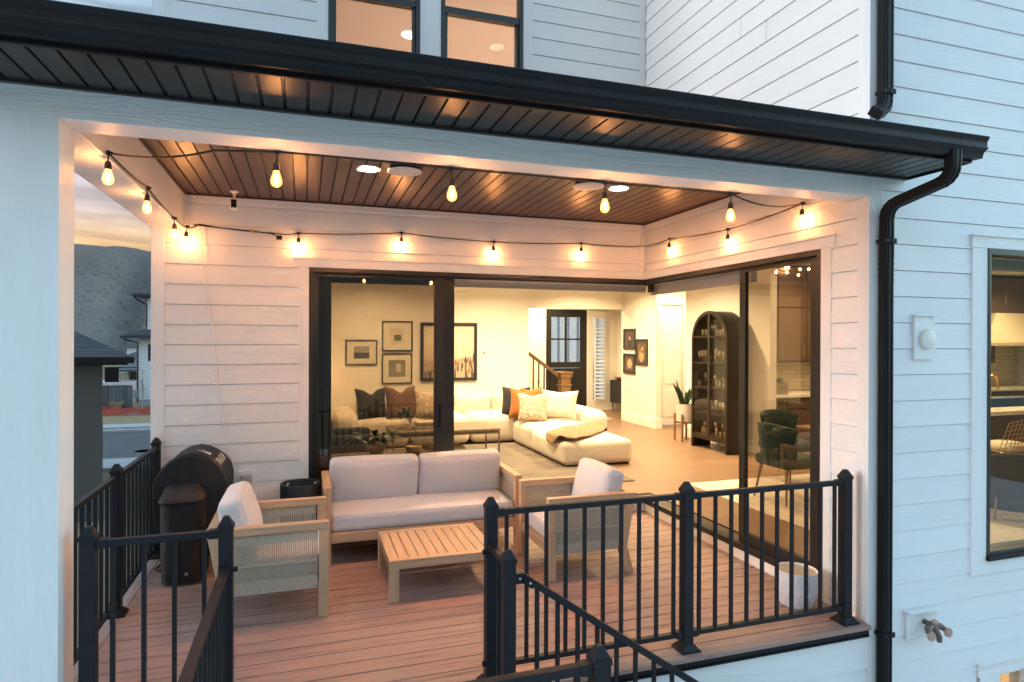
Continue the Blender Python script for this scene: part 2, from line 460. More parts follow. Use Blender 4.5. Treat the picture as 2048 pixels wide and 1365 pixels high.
m = MB(); m.box(-3.672, -.018, D-.022, D+.02, 2.632, 2.642); m.box(-.022, .02, .268, D-.022, 2.6325, 2.6425); part(H, 'drip_cap', m, WTRIM)
# column, beams
m = MB(); m.box(XO, XL, 0, TB, -2.2, ZB); part(H, 'porch_column', m, TRV, bevel=.003)
m = MB(); m.box(XO-.001, -.003, -.002, TB, ZB, 3.3); part(H, 'front_beam', m, TRM, bevel=.003)
m = MB(); m.box(XO, XL, TB, D, ZB, 3.3); m.box(XL-.001, XL+.016, TB, D, ZB+.004, ZC+.02); part(H, 'side_beam', m, TRM, bevel=.003)
# porch ceiling of narrow grooved panels
def panels(y0, y1, z, x0, x1, vents=0):
    P = .1016; k = 0; mm = MB(); vv = MB(); x = x1
    while x > x0:
        a = max(x0, x-P); tgt = vv if vents and k % 3 == 1 else mm
        tgt.quad((a+.009,y0,z),(x-.006,y0,z),(x-.006,y1,z),(a+.009,y1,z))
        mm.quad((x-.006,y0,z),(x-.003,y0,z+.012),(x-.003,y1,z+.012),(x-.006,y1,z))
        mm.quad((a,y0,z+.012),(a,y1,z+.012),(a+.003,y1,z+.012),(a+.003,y0,z+.012))
        mm.quad((a+.003,y0,z+.012),(a+.009,y0,z),(a+.009,y1,z),(a+.003,y1,z+.012))
        x -= P; k += 1
        mm.quad((a-.003,y0,z+.012),(a,y0,z+.012),(a,y1,z+.012),(a-.003,y1,z+.012))
    return mm, vv
m, _ = panels(TB, D, ZC, XL, 0)
m.box(XL, .02, TB, D+.02, ZC+.02, ZC+.05)
m.box(XL+.016, -.004, D-.016, D-.004, ZC-.012, ZC+.001); m.box(-.016, -.004, TB, D-.016, ZC-.012, ZC+.001); m.box(XL+.016, XL+.03, TB, D-.016, ZC-.012, ZC+.001)
part(H, 'porch_ceiling', m, CEILM)
# eave
YE = -.44; XR = .303
m, v = panels(YE, -.003, ZT, -5.35, XR, 1)
m.box(-5.35, XR, YE, .01, ZT+.018, ZT+.04); m.box(-5.35, XR, -.03, -.004, ZT-.012, ZT+.002)
part(H, 'eave_soffit', m, SOF); part(H, 'soffit_vent', v, VENT)
m = MB(); m.box(-5.37, XR+.004, YE-.022, YE+.001, ZT-.014, ZT+.125); m.box(XR, XR+.012, YE, .01, ZT-.014, ZT+.12)
part(H, 'fascia', m, BLK, bevel=.003)
gp = [(-.465,3.125),(-.465,3.002),(-.511,3.002),(-.516,3.006),(-.519,3.020),(-.525,3.034),(-.536,3.043),(-.545,3.048),(-.549,3.054),(-.5475,3.061),(-.543,3.066),(-.5435,3.085),(-.548,3.100),(-.556,3.110),(-.559,3.117),(-.556,3.123),(-.549,3.1235),(-.544,3.118),(-.538,3.085),(-.52,3.05),(-.512,3.012),(-.47,3.012),(-.47,3.125)]
gp = [(y+.006,z-.012) for y, z in gp]
m = MB(); m.prism(gp, 'x', -5.4, .322); m.prism(gp[:16]+[(-.53,3.11)], 'x', .320, .325)
for x in (.1,): m.prism([(y-.0012 if y < -.47 else y, z-(.0012 if z < 3.02 else 0)) for y, z in gp[:16]]+[(-.5,3.1)], 'x', x, x+.004)
part(H, 'gutter', m, BLK, smooth=35)
m = MB(); zr = lambda y: 3.105+(y+.47)*.24
m.prism([(-.455,3.09),(.0,zr(0)-.02),(D+.03,zr(D)-.02),(D+.03,zr(D)+.02),(-.50,3.108)], 'x', -5.35, -.001)
m.prism([(-.455,3.09),(.0,zr(0)-.02),(.0,zr(0)+.02),(-.50,3.108)], 'x', -.001, .30)
part(H, 'porch_roof', m, plain('asphalt shingles', (.03,.032,.037), .9, 0, .3, 30))
m = MB(); m.box(XO-.1, .0, D-.02, 11.9, 7.4, 7.55); m.box(.0, 10.5, -.35, 11.9, 7.4, 7.55); m.poly([(XO-.1,D-.0,7.55),(10.5,D-.0,7.55),(10.5,7,9.5),(XO-.5,7,9.5)]); part(H, 'main_roof', m, plain('dark roof', (.03,.03,.035), .9))
# downspouts
def spout(name_pts, w=.078, d=.058):
    mm = MB(); pts = [Vector(p) for p in name_pts]; n = len(mm.v); L = len(pts)
    rib = [(-.5,-.5),(-.3,-.5),(-.27,-.44),(-.17,-.44),(-.14,-.5),(.14,-.5),(.17,-.44),(.27,-.44),(.3,-.5),(.5,-.5),(.5,.5),(-.5,.5)]
    return mm, pts, rib
def spout_mesh(pts, frames, w, d):
    mm = MB(); rib = [(-.5,-.42),(-.42,-.5),(-.3,-.5),(-.27,-.43),(-.17,-.43),(-.14,-.5),(.14,-.5),(.17,-.43),(.27,-.43),(.3,-.5),(.42,-.5),(.5,-.42),(.5,.42),(.42,.5),(-.42,.5),(-.5,.42)]
    k = len(rib)
    for p, (ax, ay) in zip(pts, frames):
        for a, b in rib: mm.v.append(tuple(Vector(p)+Vector(ax)*(a*w)+Vector(ay)*(b*d)))
    for i in range(len(pts)-1):
        for j in range(k):
            j2 = (j+1) % k; mm.face((i*k+j, i*k+j2, (i+1)*k+j2, (i+1)*k+j))
    mm.face(list(range(k))[::-1]); mm.face([(len(pts)-1)*k+j for j in range(k)])
    return mm
def bend(pts, r=.09, seg=7):
    """round the corners of a polyline and step the ring radius a little for the elbow crimps"""
    P = [Vector(p) for p in pts]; out = [P[0]]; crimp = [0]
    for i in range(1, len(P)-1):
        a = (P[i-1]-P[i]).normalized(); b = (P[i+1]-P[i]).normalized()
        for k in range(seg+1):
            t = k/seg; q = (P[i]+a*r)*(1-t)**2 + P[i]*2*t*(1-t) + (P[i]+b*r)*t*t
            out.append(q); crimp.append(1 if k % 2 else 0)
    out.append(P[-1]); crimp.append(0); return out, crimp
def make_spout(pts, fx, w, d, r=.1):
    q, cr_ = bend(pts, r, 9); fr = []
    for i, p in enumerate(q):
        t = (q[min(i+1,len(q)-1)]-q[max(i-1,0)]).normalized()
        ax = Vector(fx); ax = (ax - t*ax.dot(t)).normalized(); ay = -t.cross(ax)
        if ay.y > 0: pass
        s = 1-.05*cr_[i]; fr.append((ax*s, ay*s))
    return spout_mesh(q, fr, w, d)
DX = .098
m = make_spout([(.1,-.495,3.03),(.1,-.495,2.86),(DX,-.05,2.775),(DX,-.045,2.35),(DX,-.045,-2.1)], (1,0,0), .082, .060, .085)
dp = part(H, 'downspout', m, DSP, smooth=40)
for z in (2.545, -.06):
    m = MB(); m.box(DX-.048, DX+.048, -.08, -.008, z-.012, z+.012); m.box(DX+.005, DX+.05, -.084, -.075, z-.017, z+.017); part(dp, 'strap', m, DSP, bevel=.003)
m = make_spout([(.085,-.045,7.4),(.085,-.045,3.42),(-.06,-.1,3.36)], (1,0,0), .085, .062, .09)
dp = part(H, 'downspout', m, DSP, smooth=40)
for z in (3.53,): m = MB(); m.box(.085-.048, .085+.048, -.08, -.008, z-.012, z+.012); m.box(.085+.0, .085+.05, -.084, -.075, z-.017, z+.017); part(dp, 'strap', m, DSP, bevel=.003)
# upper windows
for a, b in UW:
    m = MB(); f = .042; y0 = D-.012; y1 = D+.1
    m.box(a,a+f,y0,y1,*UZ); m.box(b-f,b,y0,y1,*UZ); m.box(a+f,b-f,y0,y1,UZ[0],UZ[0]+f); m.box(a+f,b-f,y0,y1,UZ[1]-f,UZ[1])
    w = part(H, 'window', m, FRM, bevel=.003)
    m = MB(); m.box(a+f,b-f,y0+.012,y1-.03,5.135,5.205); m.box(a+f,a+f+.03,y0+.03,y1-.02,UZ[0]+f,5.135); m.box(b-f-.03,b-f,y0+.03,y1-.02,UZ[0]+f,5.135)
    part(w, 'sash', m, FRM, bevel=.003)
    m = MB(); m.box(a+f+.03,b-f-.03,D+.04,D+.046,UZ[0]+f,5.135); part(w, 'pane', m, GLW)
    m = MB(); m.box(a+f,b-f,D+.028,D+.034,5.205,UZ[1]-f); part(w, 'pane', m, GLW)
for a, b in ((-3.472,-3.367), (-2.503,-2.295), (-1.432,-1.328)):
    m = MB(); m.box(a, b, D-.004, D+.05, 4.3, 6.15); part(H, 'window_casing', m, TRV, bevel=.002)
# dining window
m = MB(); a,b,z0,z1 = RW; f = .03
m.box(a,a+f,-.012,.12,z0,z1); m.box(b-f,b,-.012,.12,z0,z1); m.box(a+f,b-f,-.012,.12,z0,z0+.05); m.box(a+f,b-f,-.012,.12,z1-.045,z1); m.box(a+f,b-f,-.006,.1,1.405,1.472)
w = part(H, 'window', m, FRM, bevel=.003)
m = MB(); m.box(a-.005,b+.005,-.03,.0,z0-.012,z0+.022); part(w, 'sill', m, BLK, bevel=.003)
m = MB(); m.box(a+f,b-f,.03,.036,z0+.05,1.405); part(w, 'pane', m, GLW)
m = MB(); m.box(a+f,b-f,.02,.026,1.472,z1-.045); part(w, 'pane', m, GLW)
m = MB(); m.box(.948,a,-.006,.03,.209,z1); m.box(a,b+.14,-.006,.03,.209,z0-.012); m.box(b,b+.14,-.006,.03,z0-.012,z1); part(H, 'window_casing', m, TRV, bevel=.002)
m = MB(); m.box(.938,b+.15,-.012,.03,z1,2.636); m.box(.930,b+.16,-.03,.03,2.636,2.646); part(H, 'window_casing', m, TRM, bevel=.002)
# basement window
a,b,z0,z1 = BW
m = MB(); m.box(a,a+.09,-.004,.1,z0,z1); m.box(b-.03,b,-.004,.1,z0,z1); m.box(a+.34,a+.39,-.006,.1,z0+.02,z1); m.box(a,b,-.005,.1,z0,z0+.03); m.box(a,b,.002,.098,z1-.02,z1)
w = part(H, 'window', m, TRV)
m = MB(); m.box(a+.09,b-.03,.03,.036,z0,z1); part(w, 'pane', m, GLW)
m = MB(); m.box(1.021,b+.12,-.01,.03,z1,-.437); m.box(1.012,b+.13,-.032,.03,-.437,-.424); m.box(1.045,a,-.005,.03,z0,z1); part(H, 'window_casing', m, TRM, bevel=.002)
# sliding doors: shared black head, sill, then one glazed panel on each side of the open corner
m = MB()
m.box(-3.535,.1,D+.004,D+.13,2.512,ZH); m.box(.004,.13,.412,D+.004,2.512,ZH)
m.box(-3.535,.1,D+.05,D+.07,2.495,2.512); m.box(.05,.07,.412,D+.03,2.495,2.512)
m.box(-3.535,-3.492,D+.004,D+.13,.085,2.512); m.box(.004,.13,.412,.455,.085,2.512)
m.box(.10,.135,D+.03,D+.11,2.42,2.512)
part(H, 'door_frame', m, FRM, bevel=.003)
m = MB(); m.box(-3.535,-.002,D-.002,D+.03,-.02,.083); m.box(-.002,.03,.318,D-.002,-.02,.083); part(H, 'door_sill', m, WTRIM, bevel=.002)
m = MB(); m.box(-3.535,.06,D-.008,D+.05,.0835,.135); m.box(-.008,.05,.412,D-.008,.0835,.135)
m.box(-3.535,.2,D+.19,D+.2,.09,.135); m.box(.19,.2,.412,D+.19,.09,.135); m.box(-3.535,.19,D+.05,D+.19,.03,.095); m.box(.05,.19,.412,D+.05,.03,.095)
tr = part(H, 'door_track', m, FRM)
m = MB()
for o in (.075,.105,.135,.165): m.box(-3.535,.19,D+o,D+o+.008,.095,.128); m.box(o,o+.008,.412,D+.05,.0955,.1285)
part(tr, 'rail', m, plain('track aluminium', (.42,.36,.28), .35, .8))
def sash(ax, a0, a1, g0, g1, p0, p1, zb, z0, z1, zt, stiles2=None):
    mm = MB()
    def bx(aa, ab, za, zb_, q0=p0, q1=p1):
        if ax == 'y': mm.box(aa,ab,q0,q1,za,zb_)
        else: mm.box(q0,q1,aa,ab,za,zb_)
    bx(a0,g0,zb,zt); bx(g1,a1,zb,zt); bx(g0,g1,zb,z0); bx(g0,g1,z1,zt)
    w = part(H, 'sliding_door', mm, FRM, bevel=.004)
    mm = MB()
    if ax == 'y': mm.box(g0,g1,p0+.02,p0+.026,z0,z1)
    else: mm.box(p0+.02,p0+.026,g0,g1,z0,z1)
    part(w, 'pane', mm, GLD); return w
w = sash('y', -3.492, -2.243, -3.448, -2.343, D+.045, D+.085, .135, .22, 2.475, 2.5)
m = MB(); m.box(-2.30,-2.27,D+.035,D+.045,1.0,1.24); part(w, 'handle', m, BLK, bevel=.004)
w2 = sash('y', -3.40, -2.127, -3.33, -2.262, D+.095, D+.13, .135, .22, 2.475, 2.5)
m = MB(); m.box(-2.130,-2.122,D+.10,D+.118,1.27,1.30); m.box(-2.130,-2.122,D+.10,D+.118,1.22,1.25); part(w2, 'latch', m, plain('latch steel', (.5,.5,.5), .35, .8))
sash('x', .455, 1.374, .557, 1.301, .045, .085, .135, .225, 2.475, 2.5)
# indoor linings round the openings
m = MB()
m.box(-3.45,-3.337,D+.15,D+.19,F,2.5); m.box(-3.45,-2.12,D+.135,D+.2,2.431,2.5)
part(H, 'screen_cassette', m, plain('unlit-dark cassette', (.02,.021,.021), .6))  # base colour darkened to stand in for the unlit outer face

# ------------------------------------------------------------------ rooms
m = MB(); m.box(.2,10,.15,11.2,F-.08,F); m.box(XO+.15,.2,D+.2,11.2,F-.08,F); part(H, 'oak_floor', m, FLOOR)
m = MB(); m.box(XO+.15,10,D+.15,11.2,3.15,3.24); m.box(.15,10,.15,D+.15,3.15,3.24); part(H, 'room_ceiling', m, CEIL)
m = MB()
m.box(-4.69,.47,8.05,8.17,F,3.15)                                  # gallery wall
m.wall('y', 11.1, 11.2, -2, 5, F, 3.15, [(2.0,3.1,F,2.635),(3.25,3.62,.33,2.47)])
m.box(.47,3.05,9.06,9.18,2.55,3.15)                                # foyer header
m.box(3.05,3.17,7.75,9.18,F,3.15); m.box(3.17,4.0,9.06,9.18,F,3.15); m.box(3.95,4.05,9.18,11.1,F,3.15)
m.wall('y', 8.1, 8.2, 3.17, 5.2, F, 3.15, [(3.39,3.884,F,2.62)])
m.box(3.08,3.2,4.55,6.76,F,3.15); m.box(3.2,5.2,6.66,6.76,F,3.15); m.box(5.1,5.2,6.76,8.1,F,3.15)
m.box(3.2,10,5.6,5.7,F,3.15)
m.box(-2,-1.9,8.17,11.1,F,3.15)
m.box(XO+.15,XO+.17,D+.15,8.05,F,3.15); m.box(XO+.15,-3.45,D+.152,D+.17,F,3.15); m.box(-3.45,.15,D+.152,D+.17,2.5,3.15); m.box(.152,.17,.15,D+.17,2.5,3.15)
m.wall('y', .152, .17, .17, 10, F, 3.15, [RW])
part(H, 'room_wall', m, WALLP)
m = MB()
for b in ((-4.69,.47,8.03,8.05),(3.03,3.05,7.75,9.06),(3.03,3.19,7.73,7.75),(3.06,3.08,4.55,6.76),(3.06,3.22,4.53,4.55),(3.06,3.2,6.76,6.78),(3.17,3.31,8.08,8.1),(3.95,5.1,8.08,8.1),(3.93,3.95,9.18,11.1),(-2,1.88,11.08,11.1)):
    m = MB(); m.box(*b,F,F+.19); part(H, 'baseboard', m, WTRIM, bevel=.004)
# hall door
m = MB(); m.box(3.30,3.39,8.06,8.12,F,2.72); m.box(3.884,3.97,8.06,8.12,F,2.72); m.box(3.39,3.884,8.06,8.12,2.62,2.72)
part(H, 'hall_door_casing', m, WTRIM, bevel=.004)
m = MB(); m.box(3.39,3.884,8.11,8.15,F+.015,2.615)
d = part(H, 'hall_door', m, WTRIM)
for z0, z1 in ((.3,.86),(.98,2.44)):
    m = MB(); m.box(3.45,3.82,8.098,8.112,z0,z1); m2 = MB()
    part(d, 'panel', m, WTRIM, bevel=.012)
# front door with its side light
m = MB(); m.box(1.88,2.0,11.06,11.14,F,2.75); m.box(3.1,3.2,11.06,11.14,F,2.75); m.box(2.0,3.1,11.06,11.14,2.635,2.75)
m.box(3.2,3.26,11.07,11.14,F,2.6); m.box(3.61,3.68,11.07,11.14,F,2.6); m.box(3.26,3.61,11.07,11.14,2.46,2.6); m.box(3.26,3.61,11.07,11.14,F,.36)
part(H, 'front_door_casing', m, WTRIM, bevel=.004)
m = MB(); y0, y1 = 11.09, 11.14
m.box(2.0,2.148,y0,y1,F,2.635); m.box(2.928,3.1,y0,y1,F,2.635); m.box(2.148,2.928,y0,y1,2.445,2.635); m.box(2.148,2.928,y0,y1,1.195,1.338); m.box(2.148,2.928,y0,y1,F,1.185)
m.box(2.518,2.558,y0,y1,1.338,2.445); m.box(2.148,2.518,y0,y1,1.88,1.92); m.box(2.558,2.928,y0,y1,1.88,1.92)
BLKD = plain('black door paint', (.012,.011,.010), .4)
d = part(H, 'front_door', m, BLKD)
m = MB(); m.box(2.16,2.49,11.075,11.09,.3,1.05); m.box(2.6,2.92,11.075,11.09,.3,1.05); part(d, 'panel', m, BLKD, bevel=.01)
m = MB(); m.box(2.148,2.928,11.11,11.116,1.338,2.445); part(d, 'pane', m, GLC)
m = MB(); m.tube([(2.06,11.08,1.1),(2.06,11.03,1.1),(2.06,11.03,1.28)], .012); part(d, 'handle', m, BLKD)
m = MB(); m.box(3.29,3.58,11.1,11.108,.36,2.44); part(H, 'side_light', m, GLC)
m = MB(); m.box(3.285,3.315,11.03,11.06,.36,2.46); m.box(3.565,3.595,11.03,11.06,.36,2.46)
for z in (.36,1.42,2.42): m.box(3.315,3.565,11.03,11.06,z,z+.05)
sh = part(H, 'shutter', m, WTRIM)
for k in range(22):
    z = .44+k*.091
    if abs(z-1.43) > .05: m = MB(); m.bar((3.315,11.03,z),(3.565,11.03,z),.006,.055,(0,.8,.55)); part(sh, 'louvre', m, WTRIM)
# upstairs room
m = MB(); m.box(XO+.15,.03,D+.15,7,3.3,3.4); m.box(XO+.15,.15,7,7.1,3.3,7.3); m.box(-.0,.03,D+.15,7,3.4,7.3); m.box(XO+.15,XO+.17,D+.15,7,3.4,7.3)
part(H, 'upstairs_wall', m, plain('upstairs wall paint', (.62,.50,.42), .8, 0, .02, 3))
m = MB(); m.box(XO+.15,.03,D+.15,7.1,5.62,5.7); part(H, 'upstairs_ceiling', m, plain('upstairs ceiling paint', (.62,.50,.42), .8, 0, .03, 1.5))
# basement room
m = MB(); m.box(.5,3.4,2.2,2.3,-2.2,-.2); m.box(.5,.6,.15,2.2,-2.2,-.2); m.box(3.3,3.4,.15,2.2,-2.2,-.2); m.box(.6,3.3,.15,2.2,-.3,-.2); m.box(.6,3.3,.15,2.2,-2.2,-2.1)
part(H, 'basement_wall', m, plain('basement wall paint', (.75,.6,.42), .8, 0, .03, 3))

# ------------------------------------------------------------------ small things fixed to the walls
t = thing('wall_alarm', 'round ivory alarm sounder on a rectangular white block on the siding', 'alarm sounder', (.483,0,1.91))
m = MB(); m.box(.388,.578,-.014,.02,1.758,2.055); m.box(.380,.588,-.034,.02,2.055,2.065); part(t, 'mounting_block', m, TRV, bevel=.002)
m = MB(); M_ = Matrix.Rotation(R(90), 4, 'X')
pr = [(.069,0),(.069,.012),(.064,.022),(.05,.028),(.0,.030)]
mm = MB(); mm.lathe(pr, (0,0,0), 32); m.v = [tuple(M_ @ Vector(v)+Vector((.497,-.014,1.895))) for v in mm.v]; m.f = mm.f; m.m = mm.m
part(t, 'cover', m, plain('ivory plastic', (.70,.69,.62), .45), smooth=40)
t = thing('garden_tap', 'twin-handled brass garden tap on a white block below the window', 'tap', (.47,0,-.06))
m = MB(); m.box(.33,.61,-.012,.02,-.158,.03); m.box(.322,.62,-.045,.02,.03,.04); part(t, 'mounting_block', m, TRM, bevel=.002)
BRS = plain('weathered brass', (.16,.12,.10), .5, .5, .3, 40); TAPW = plain('tap wheel', (.42,.30,.24), .6)
m = MB(); m.tube([(.49,-.0,-.045),(.49,-.09,-.05)], .018, 10); m.tube([(.49,-.07,-.045),(.43,-.09,-.06),(.41,-.11,-.075)], [.026,.024,.016], 10); m.tube([(.49,-.07,-.045),(.55,-.09,-.058),(.57,-.11,-.075)], [.026,.022,.015], 10); m.tube([(.49,-.085,-.05),(.495,-.12,-.11),(.497,-.12,-.14)], [.022,.019,.017], 10)
part(t, 'tap_body', m, BRS, smooth=50)
for c in ((.415,-.13,-.09),(.568,-.13,-.085)):
    m = MB()
    m.prism([(c[0]+(.031 if k % 2 else .025)*math.cos(k*math.pi/10), c[2]+(.031 if k % 2 else .025)*math.sin(k*math.pi/10)) for k in range(20)], 'y', c[1]-.008, c[1]+.012)
    m.tube([(c[0],c[1]+.012,c[2]),(c[0],c[1]+.03,c[2]+.008)], .014, 8); m.tube([(c[0],c[1]-.012,c[2]),(c[0],c[1]-.008,c[2])], .009, 8); part(t, 'wheel', m, TAPW, smooth=50)
m = MB(); m.lathe([(.016,0),(.02,.01),(.02,.02),(.006,.03),(0,.03)], (.492,-.09,-.03), 12); part(t, 'vacuum_cap', m, TAPW, smooth=40)
t = thing('outdoor_socket', 'grey weatherproof power socket on the back wall above the chair', 'power socket', (-4.07,D,.57))
m = MB(); m.box(-4.14,-3.99,D-.012,D+.01,.45,.69); part(t, 'mounting_block', m, TRM)
m = MB(); m.box(-4.115,-4.02,D-.06,D-.012,.50,.66); part(t, 'cover', m, plain('grey plastic', (.42,.40,.36), .4), bevel=.012)
m = MB(); m.box(-4.10,-4.04,D-.075,D-.06,.51,.57); m.tube([(-4.07,D-.07,.54),(-4.10,D-.09,.48),(-4.14,D-.08,.40)], .006); part(t, 'plug', m, BLK)
m = MB()
pts = [(-4.45,2.905,2.86),(-4.44,2.90,2.75),(-4.425,2.902,2.5),(-4.39,2.90,2.2),(-4.352,2.90,2.05),(-4.335,2.90,1.85),(-4.30,2.90,1.5),(-4.287,2.90,1.34),(-4.25,2.90,1.1),(-4.215,2.90,.95),(-4.175,2.89,.76),(-4.13,2.87,.62),(-4.08,2.85,.58)]
m.tube(pts, .004, 6)
solo('power_cord', 'thin white power cord hanging loosely down the white siding', 'cord', m, plain('white cord', (.75,.74,.70), .5), smooth=60)
t = thing('security_camera', 'small white security camera hanging under the porch ceiling', 'camera', (-4.155,2.70,ZC))
m = MB(); m.lathe([(.034,0),(.034,-.008),(.018,-.016),(.011,-.022),(.011,-.06),(.016,-.066)], (-4.155,2.70,ZC), 16); part(t, 'mount', m, WTRIM, smooth=40)
m = MB(); m.lathe([(.0,-.062),(.028,-.062),(.031,-.068),(.031,-.155),(.026,-.162),(0,-.162)], (-4.155,2.69,ZC), 20); b = part(t, 'body', m, WTRIM, smooth=40)
m = MB()
for k in range(9):
    a0 = R(225+k*10); a1 = R(225+(k+1)*10); r = .0325
    m.quad((-4.155+r*math.cos(a0),2.69+r*math.sin(a0),ZC-.148),(-4.155+r*math.cos(a1),2.69+r*math.sin(a1),ZC-.148),(-4.155+r*math.cos(a1),2.69+r*math.sin(a1),ZC-.078),(-4.155+r*math.cos(a0),2.69+r*math.sin(a0),ZC-.078))
part(b, 'lens_window', m, plain('camera front', (.008,.008,.01), .15))
# porch ceiling fittings
LAMPC = (1.0,.62,.30)
CAN = glow('porch downlight lens', (1,.69,.46), 104)
for (x, y), lb in (((-3.119,1.57), 'lit recessed downlight in the porch ceiling nearer the camera'), ((-1.068,1.508), 'lit recessed downlight in the porch ceiling at the house end')):
    t = thing('ceiling_light', lb, 'downlight', (x,y,ZC), 'porch ceiling downlights')
    m = MB(); m.lathe([(.062,-.002),(.085,-.010),(.092,-.004),(.092,.0),(.062,.0)], (x,y,ZC), 28); part(t, 'trim_ring', m, WTRIM, smooth=40)
    m = MB(); m.lathe([(0,-.003),(.062,-.003)], (x,y,ZC), 20); part(t, 'lens', m, CAN)
for (x, y), lb in (((-2.863,1.475), 'round white ceiling speaker beside the left porch downlight'), ((-1.373,1.445), 'round white ceiling speaker beside the right porch downlight')):
    t = thing('ceiling_speaker', lb, 'speaker', (x,y,ZC), 'porch ceiling speakers')
    m = MB(); m.lathe([(.11,-.022),(.11,.0)], (x,y,ZC), 32); part(t, 'back_ring', m, BLK)
    m = MB(); m.lathe([(0,-.033),(.122,-.033),(.127,-.03),(.127,-.024),(.11,-.022)], (x,y,ZC), 36); part(t, 'grille', m, plain('white grille', (.72,.70,.68), .6), smooth=40)
# string lights
t = thing('string_lights', 'black cable of lit clear bulbs looped round the inside of the porch', 'string lights', (-2.3,1.5,2.85))
CBL = plain('black cable', (.01,.01,.01), .5)
left = [(-4.567,.632,2.877),(-4.567,1.517,2.892),(-4.56,2.36,2.845)]
corner = (-4.545,2.86,2.85)
back = [(-3.628,2.885,2.86),(-2.683,2.885,2.917),(-1.748,2.885,2.878),(-.783,2.885,2.912)]
right = [(-.032,2.364,2.92),(-.032,1.435,2.863),(-.032,.555,2.912)]
front = [(-.929,.212,2.838),(-1.839,.212,2.838),(-2.792,.212,2.84),(-3.702,.212,2.846)]
def sag(p, q, d, n=8):
    p = Vector(p); q = Vector(q)
    return [p.lerp(q, i/n) - Vector((0,0,d*4*(i/n)*(1-i/n))) for i in range(n+1)]
run = [(-4.55,.632,2.88)]+left+[corner]+[(-4.459,2.885,2.893),(-3.831,2.885,2.848)]+back+[(-.05,2.87,2.915)]+right+front
m = MB(); allp = []
seq = left+[corner,(-4.459,2.885,2.893),(-3.831,2.885,2.848)]+back[:1]
for i in range(len(seq)-1): allp += sag(seq[i], seq[i+1], .012)[:-1]
seq = back+[(-.04,2.88,2.915)]+right
for i in range(len(seq)-1): allp += sag(seq[i], seq[i+1], .012)[:-1]
allp.append(Vector(right[-1])); m.tube(allp, .0055, 6)
seq = [right[-1], front[0]]; p2 = sag(right[-1], front[0], .05)
for a, b in zip(front, front[1:]): p2 += sag(a, b, -.004)[1:]
p2 += sag(front[-1], (-4.0,.23,2.83), .0)[1:]+sag((-4.0,.23,2.83), left[0], .03)[1:]
m.tube(p2, .0055, 6)
p3 = [(-4.5,2.885,2.885),(-4.3,2.88,2.87),(-4.0,2.875,2.852),(-3.86,2.87,2.84),(-3.80,2.865,2.815)]
m.tube(p3, .006, 6); m.box(-3.82,-3.77,2.86,2.885,2.79,2.825)
part(t, 'cable', m, CBL, smooth=50)
m = MB(); m.box(-4.035,-4.005,2.868,2.892,2.84,2.868); part(t, 'warning_tag', m, plain('yellow tag', (.55,.42,.03), .5))
FIL = glow('hot filament', (1,.42,.15), 54)
def bulb_glass():
    n = N('amber lamp glass'); n.n.remove(n.b)
    tr = n.node('ShaderNodeBsdfTransparent'); tr.inputs[0].default_value = (1,.93,.78,1)
    em = n.node('ShaderNodeEmission'); em.inputs[0].default_value = (1,.34,.06,1); em.inputs[1].default_value = .34
    gl = n.node('ShaderNodeBsdfGlossy'); gl.inputs['Roughness'].default_value = .05
    ad = n.node('ShaderNodeAddShader'); mx = n.node('ShaderNodeMixShader'); mx.inputs[0].default_value = .07
    n.l(tr.outputs[0], ad.inputs[0]); n.l(em.outputs[0], ad.inputs[1]); n.l(ad.outputs[0], mx.inputs[1]); n.l(gl.outputs[0], mx.inputs[2]); n.l(mx.outputs[0], n.out.inputs[0])
    return n.m
BG = bulb_glass(); SOCK = plain('black socket', (.02,.018,.017), .5)
for i, p in enumerate(left+[(-4.545,2.84,2.86)]+back+right+front):
    x, y, z = p; lean = random.uniform(-.008,.008)
    drop = .085 if i >= 11 else .075
    m = MB(); m.tube([(x,y,z+.012),(x,y,z-.012)], [.008,.013], 8); m.tube([(x-.02,y,z),(x+.02,y,z)], .008, 6); m.tube([(x,y,z-.01),(x+lean,y,z-drop+.03)], .004, 6)
    s = part(t, 'lamp_holder', m, SOCK, smooth=50)
    c = (x+lean, y, z-drop)
    m = MB(); m.lathe([(.006,.032),(.013,.027),(.0165,.012),(.0185,-.012),(.0175,-.014),(0,-.014)], c, 14); part(s, 'socket', m, SOCK, smooth=40)
    m = MB(); m.lathe([(.013,-.014),(.017,-.025),(.0255,-.05),(.0285,-.066),(.026,-.08),(.018,-.091),(.008,-.096),(0,-.097)], c, 18); part(s, 'bulb', m, BG, smooth=60)
    m = MB(); m.lathe([(0,-.03),(.006,-.034),(.009,-.05),(.009,-.064),(.005,-.074),(0,-.076)], c, 8); part(s, 'filament', m, FIL)

# ================================================================== DECK
t = thing('deck', 'reddish brown composite deck with a stair landing under the porch roof', 'deck', (-2.4,1.5,0))
m = MB(); y = .117
while y < D-.02:
    y1 = min(y+.133, D-.004); m.box(-4.745, -.002, y, y1, -.026, 0); y += .14
part(t, 'deck_boards', m, DECK, bevel=.0015, )
m = MB(); m.box(-4.89, -.002, -.035, .110, -.026, 0); part(t, 'front_border', m, DECK, bevel=.004)
m = MB(); m.box(-4.89, -4.75, .115, D-.002, -.026, -.0005); part(t, 'side_border', m, DECKY, bevel=.003)
m = MB(); m.box(-4.88, -.004, -.018, -.0045, -.075, -.026); m.box(-4.88,-.01,-.028,-.018,-.075,-.066); m.box(-4.88, -4.86, -.0, D, -.22, -.026); part(t, 'black_band', m, BLK)
m = MB(); m.box(-4.86, -.01, .03, D-.01, -.20, -.05); part(t, 'framing', m, plain('dark framing', (.05,.035,.03), .9))
m = MB()
yy = -1.28
while yy < -.06: m.box(-3.98,-2.48,yy,min(yy+.135,-.04),-.206,-.18); yy += .14
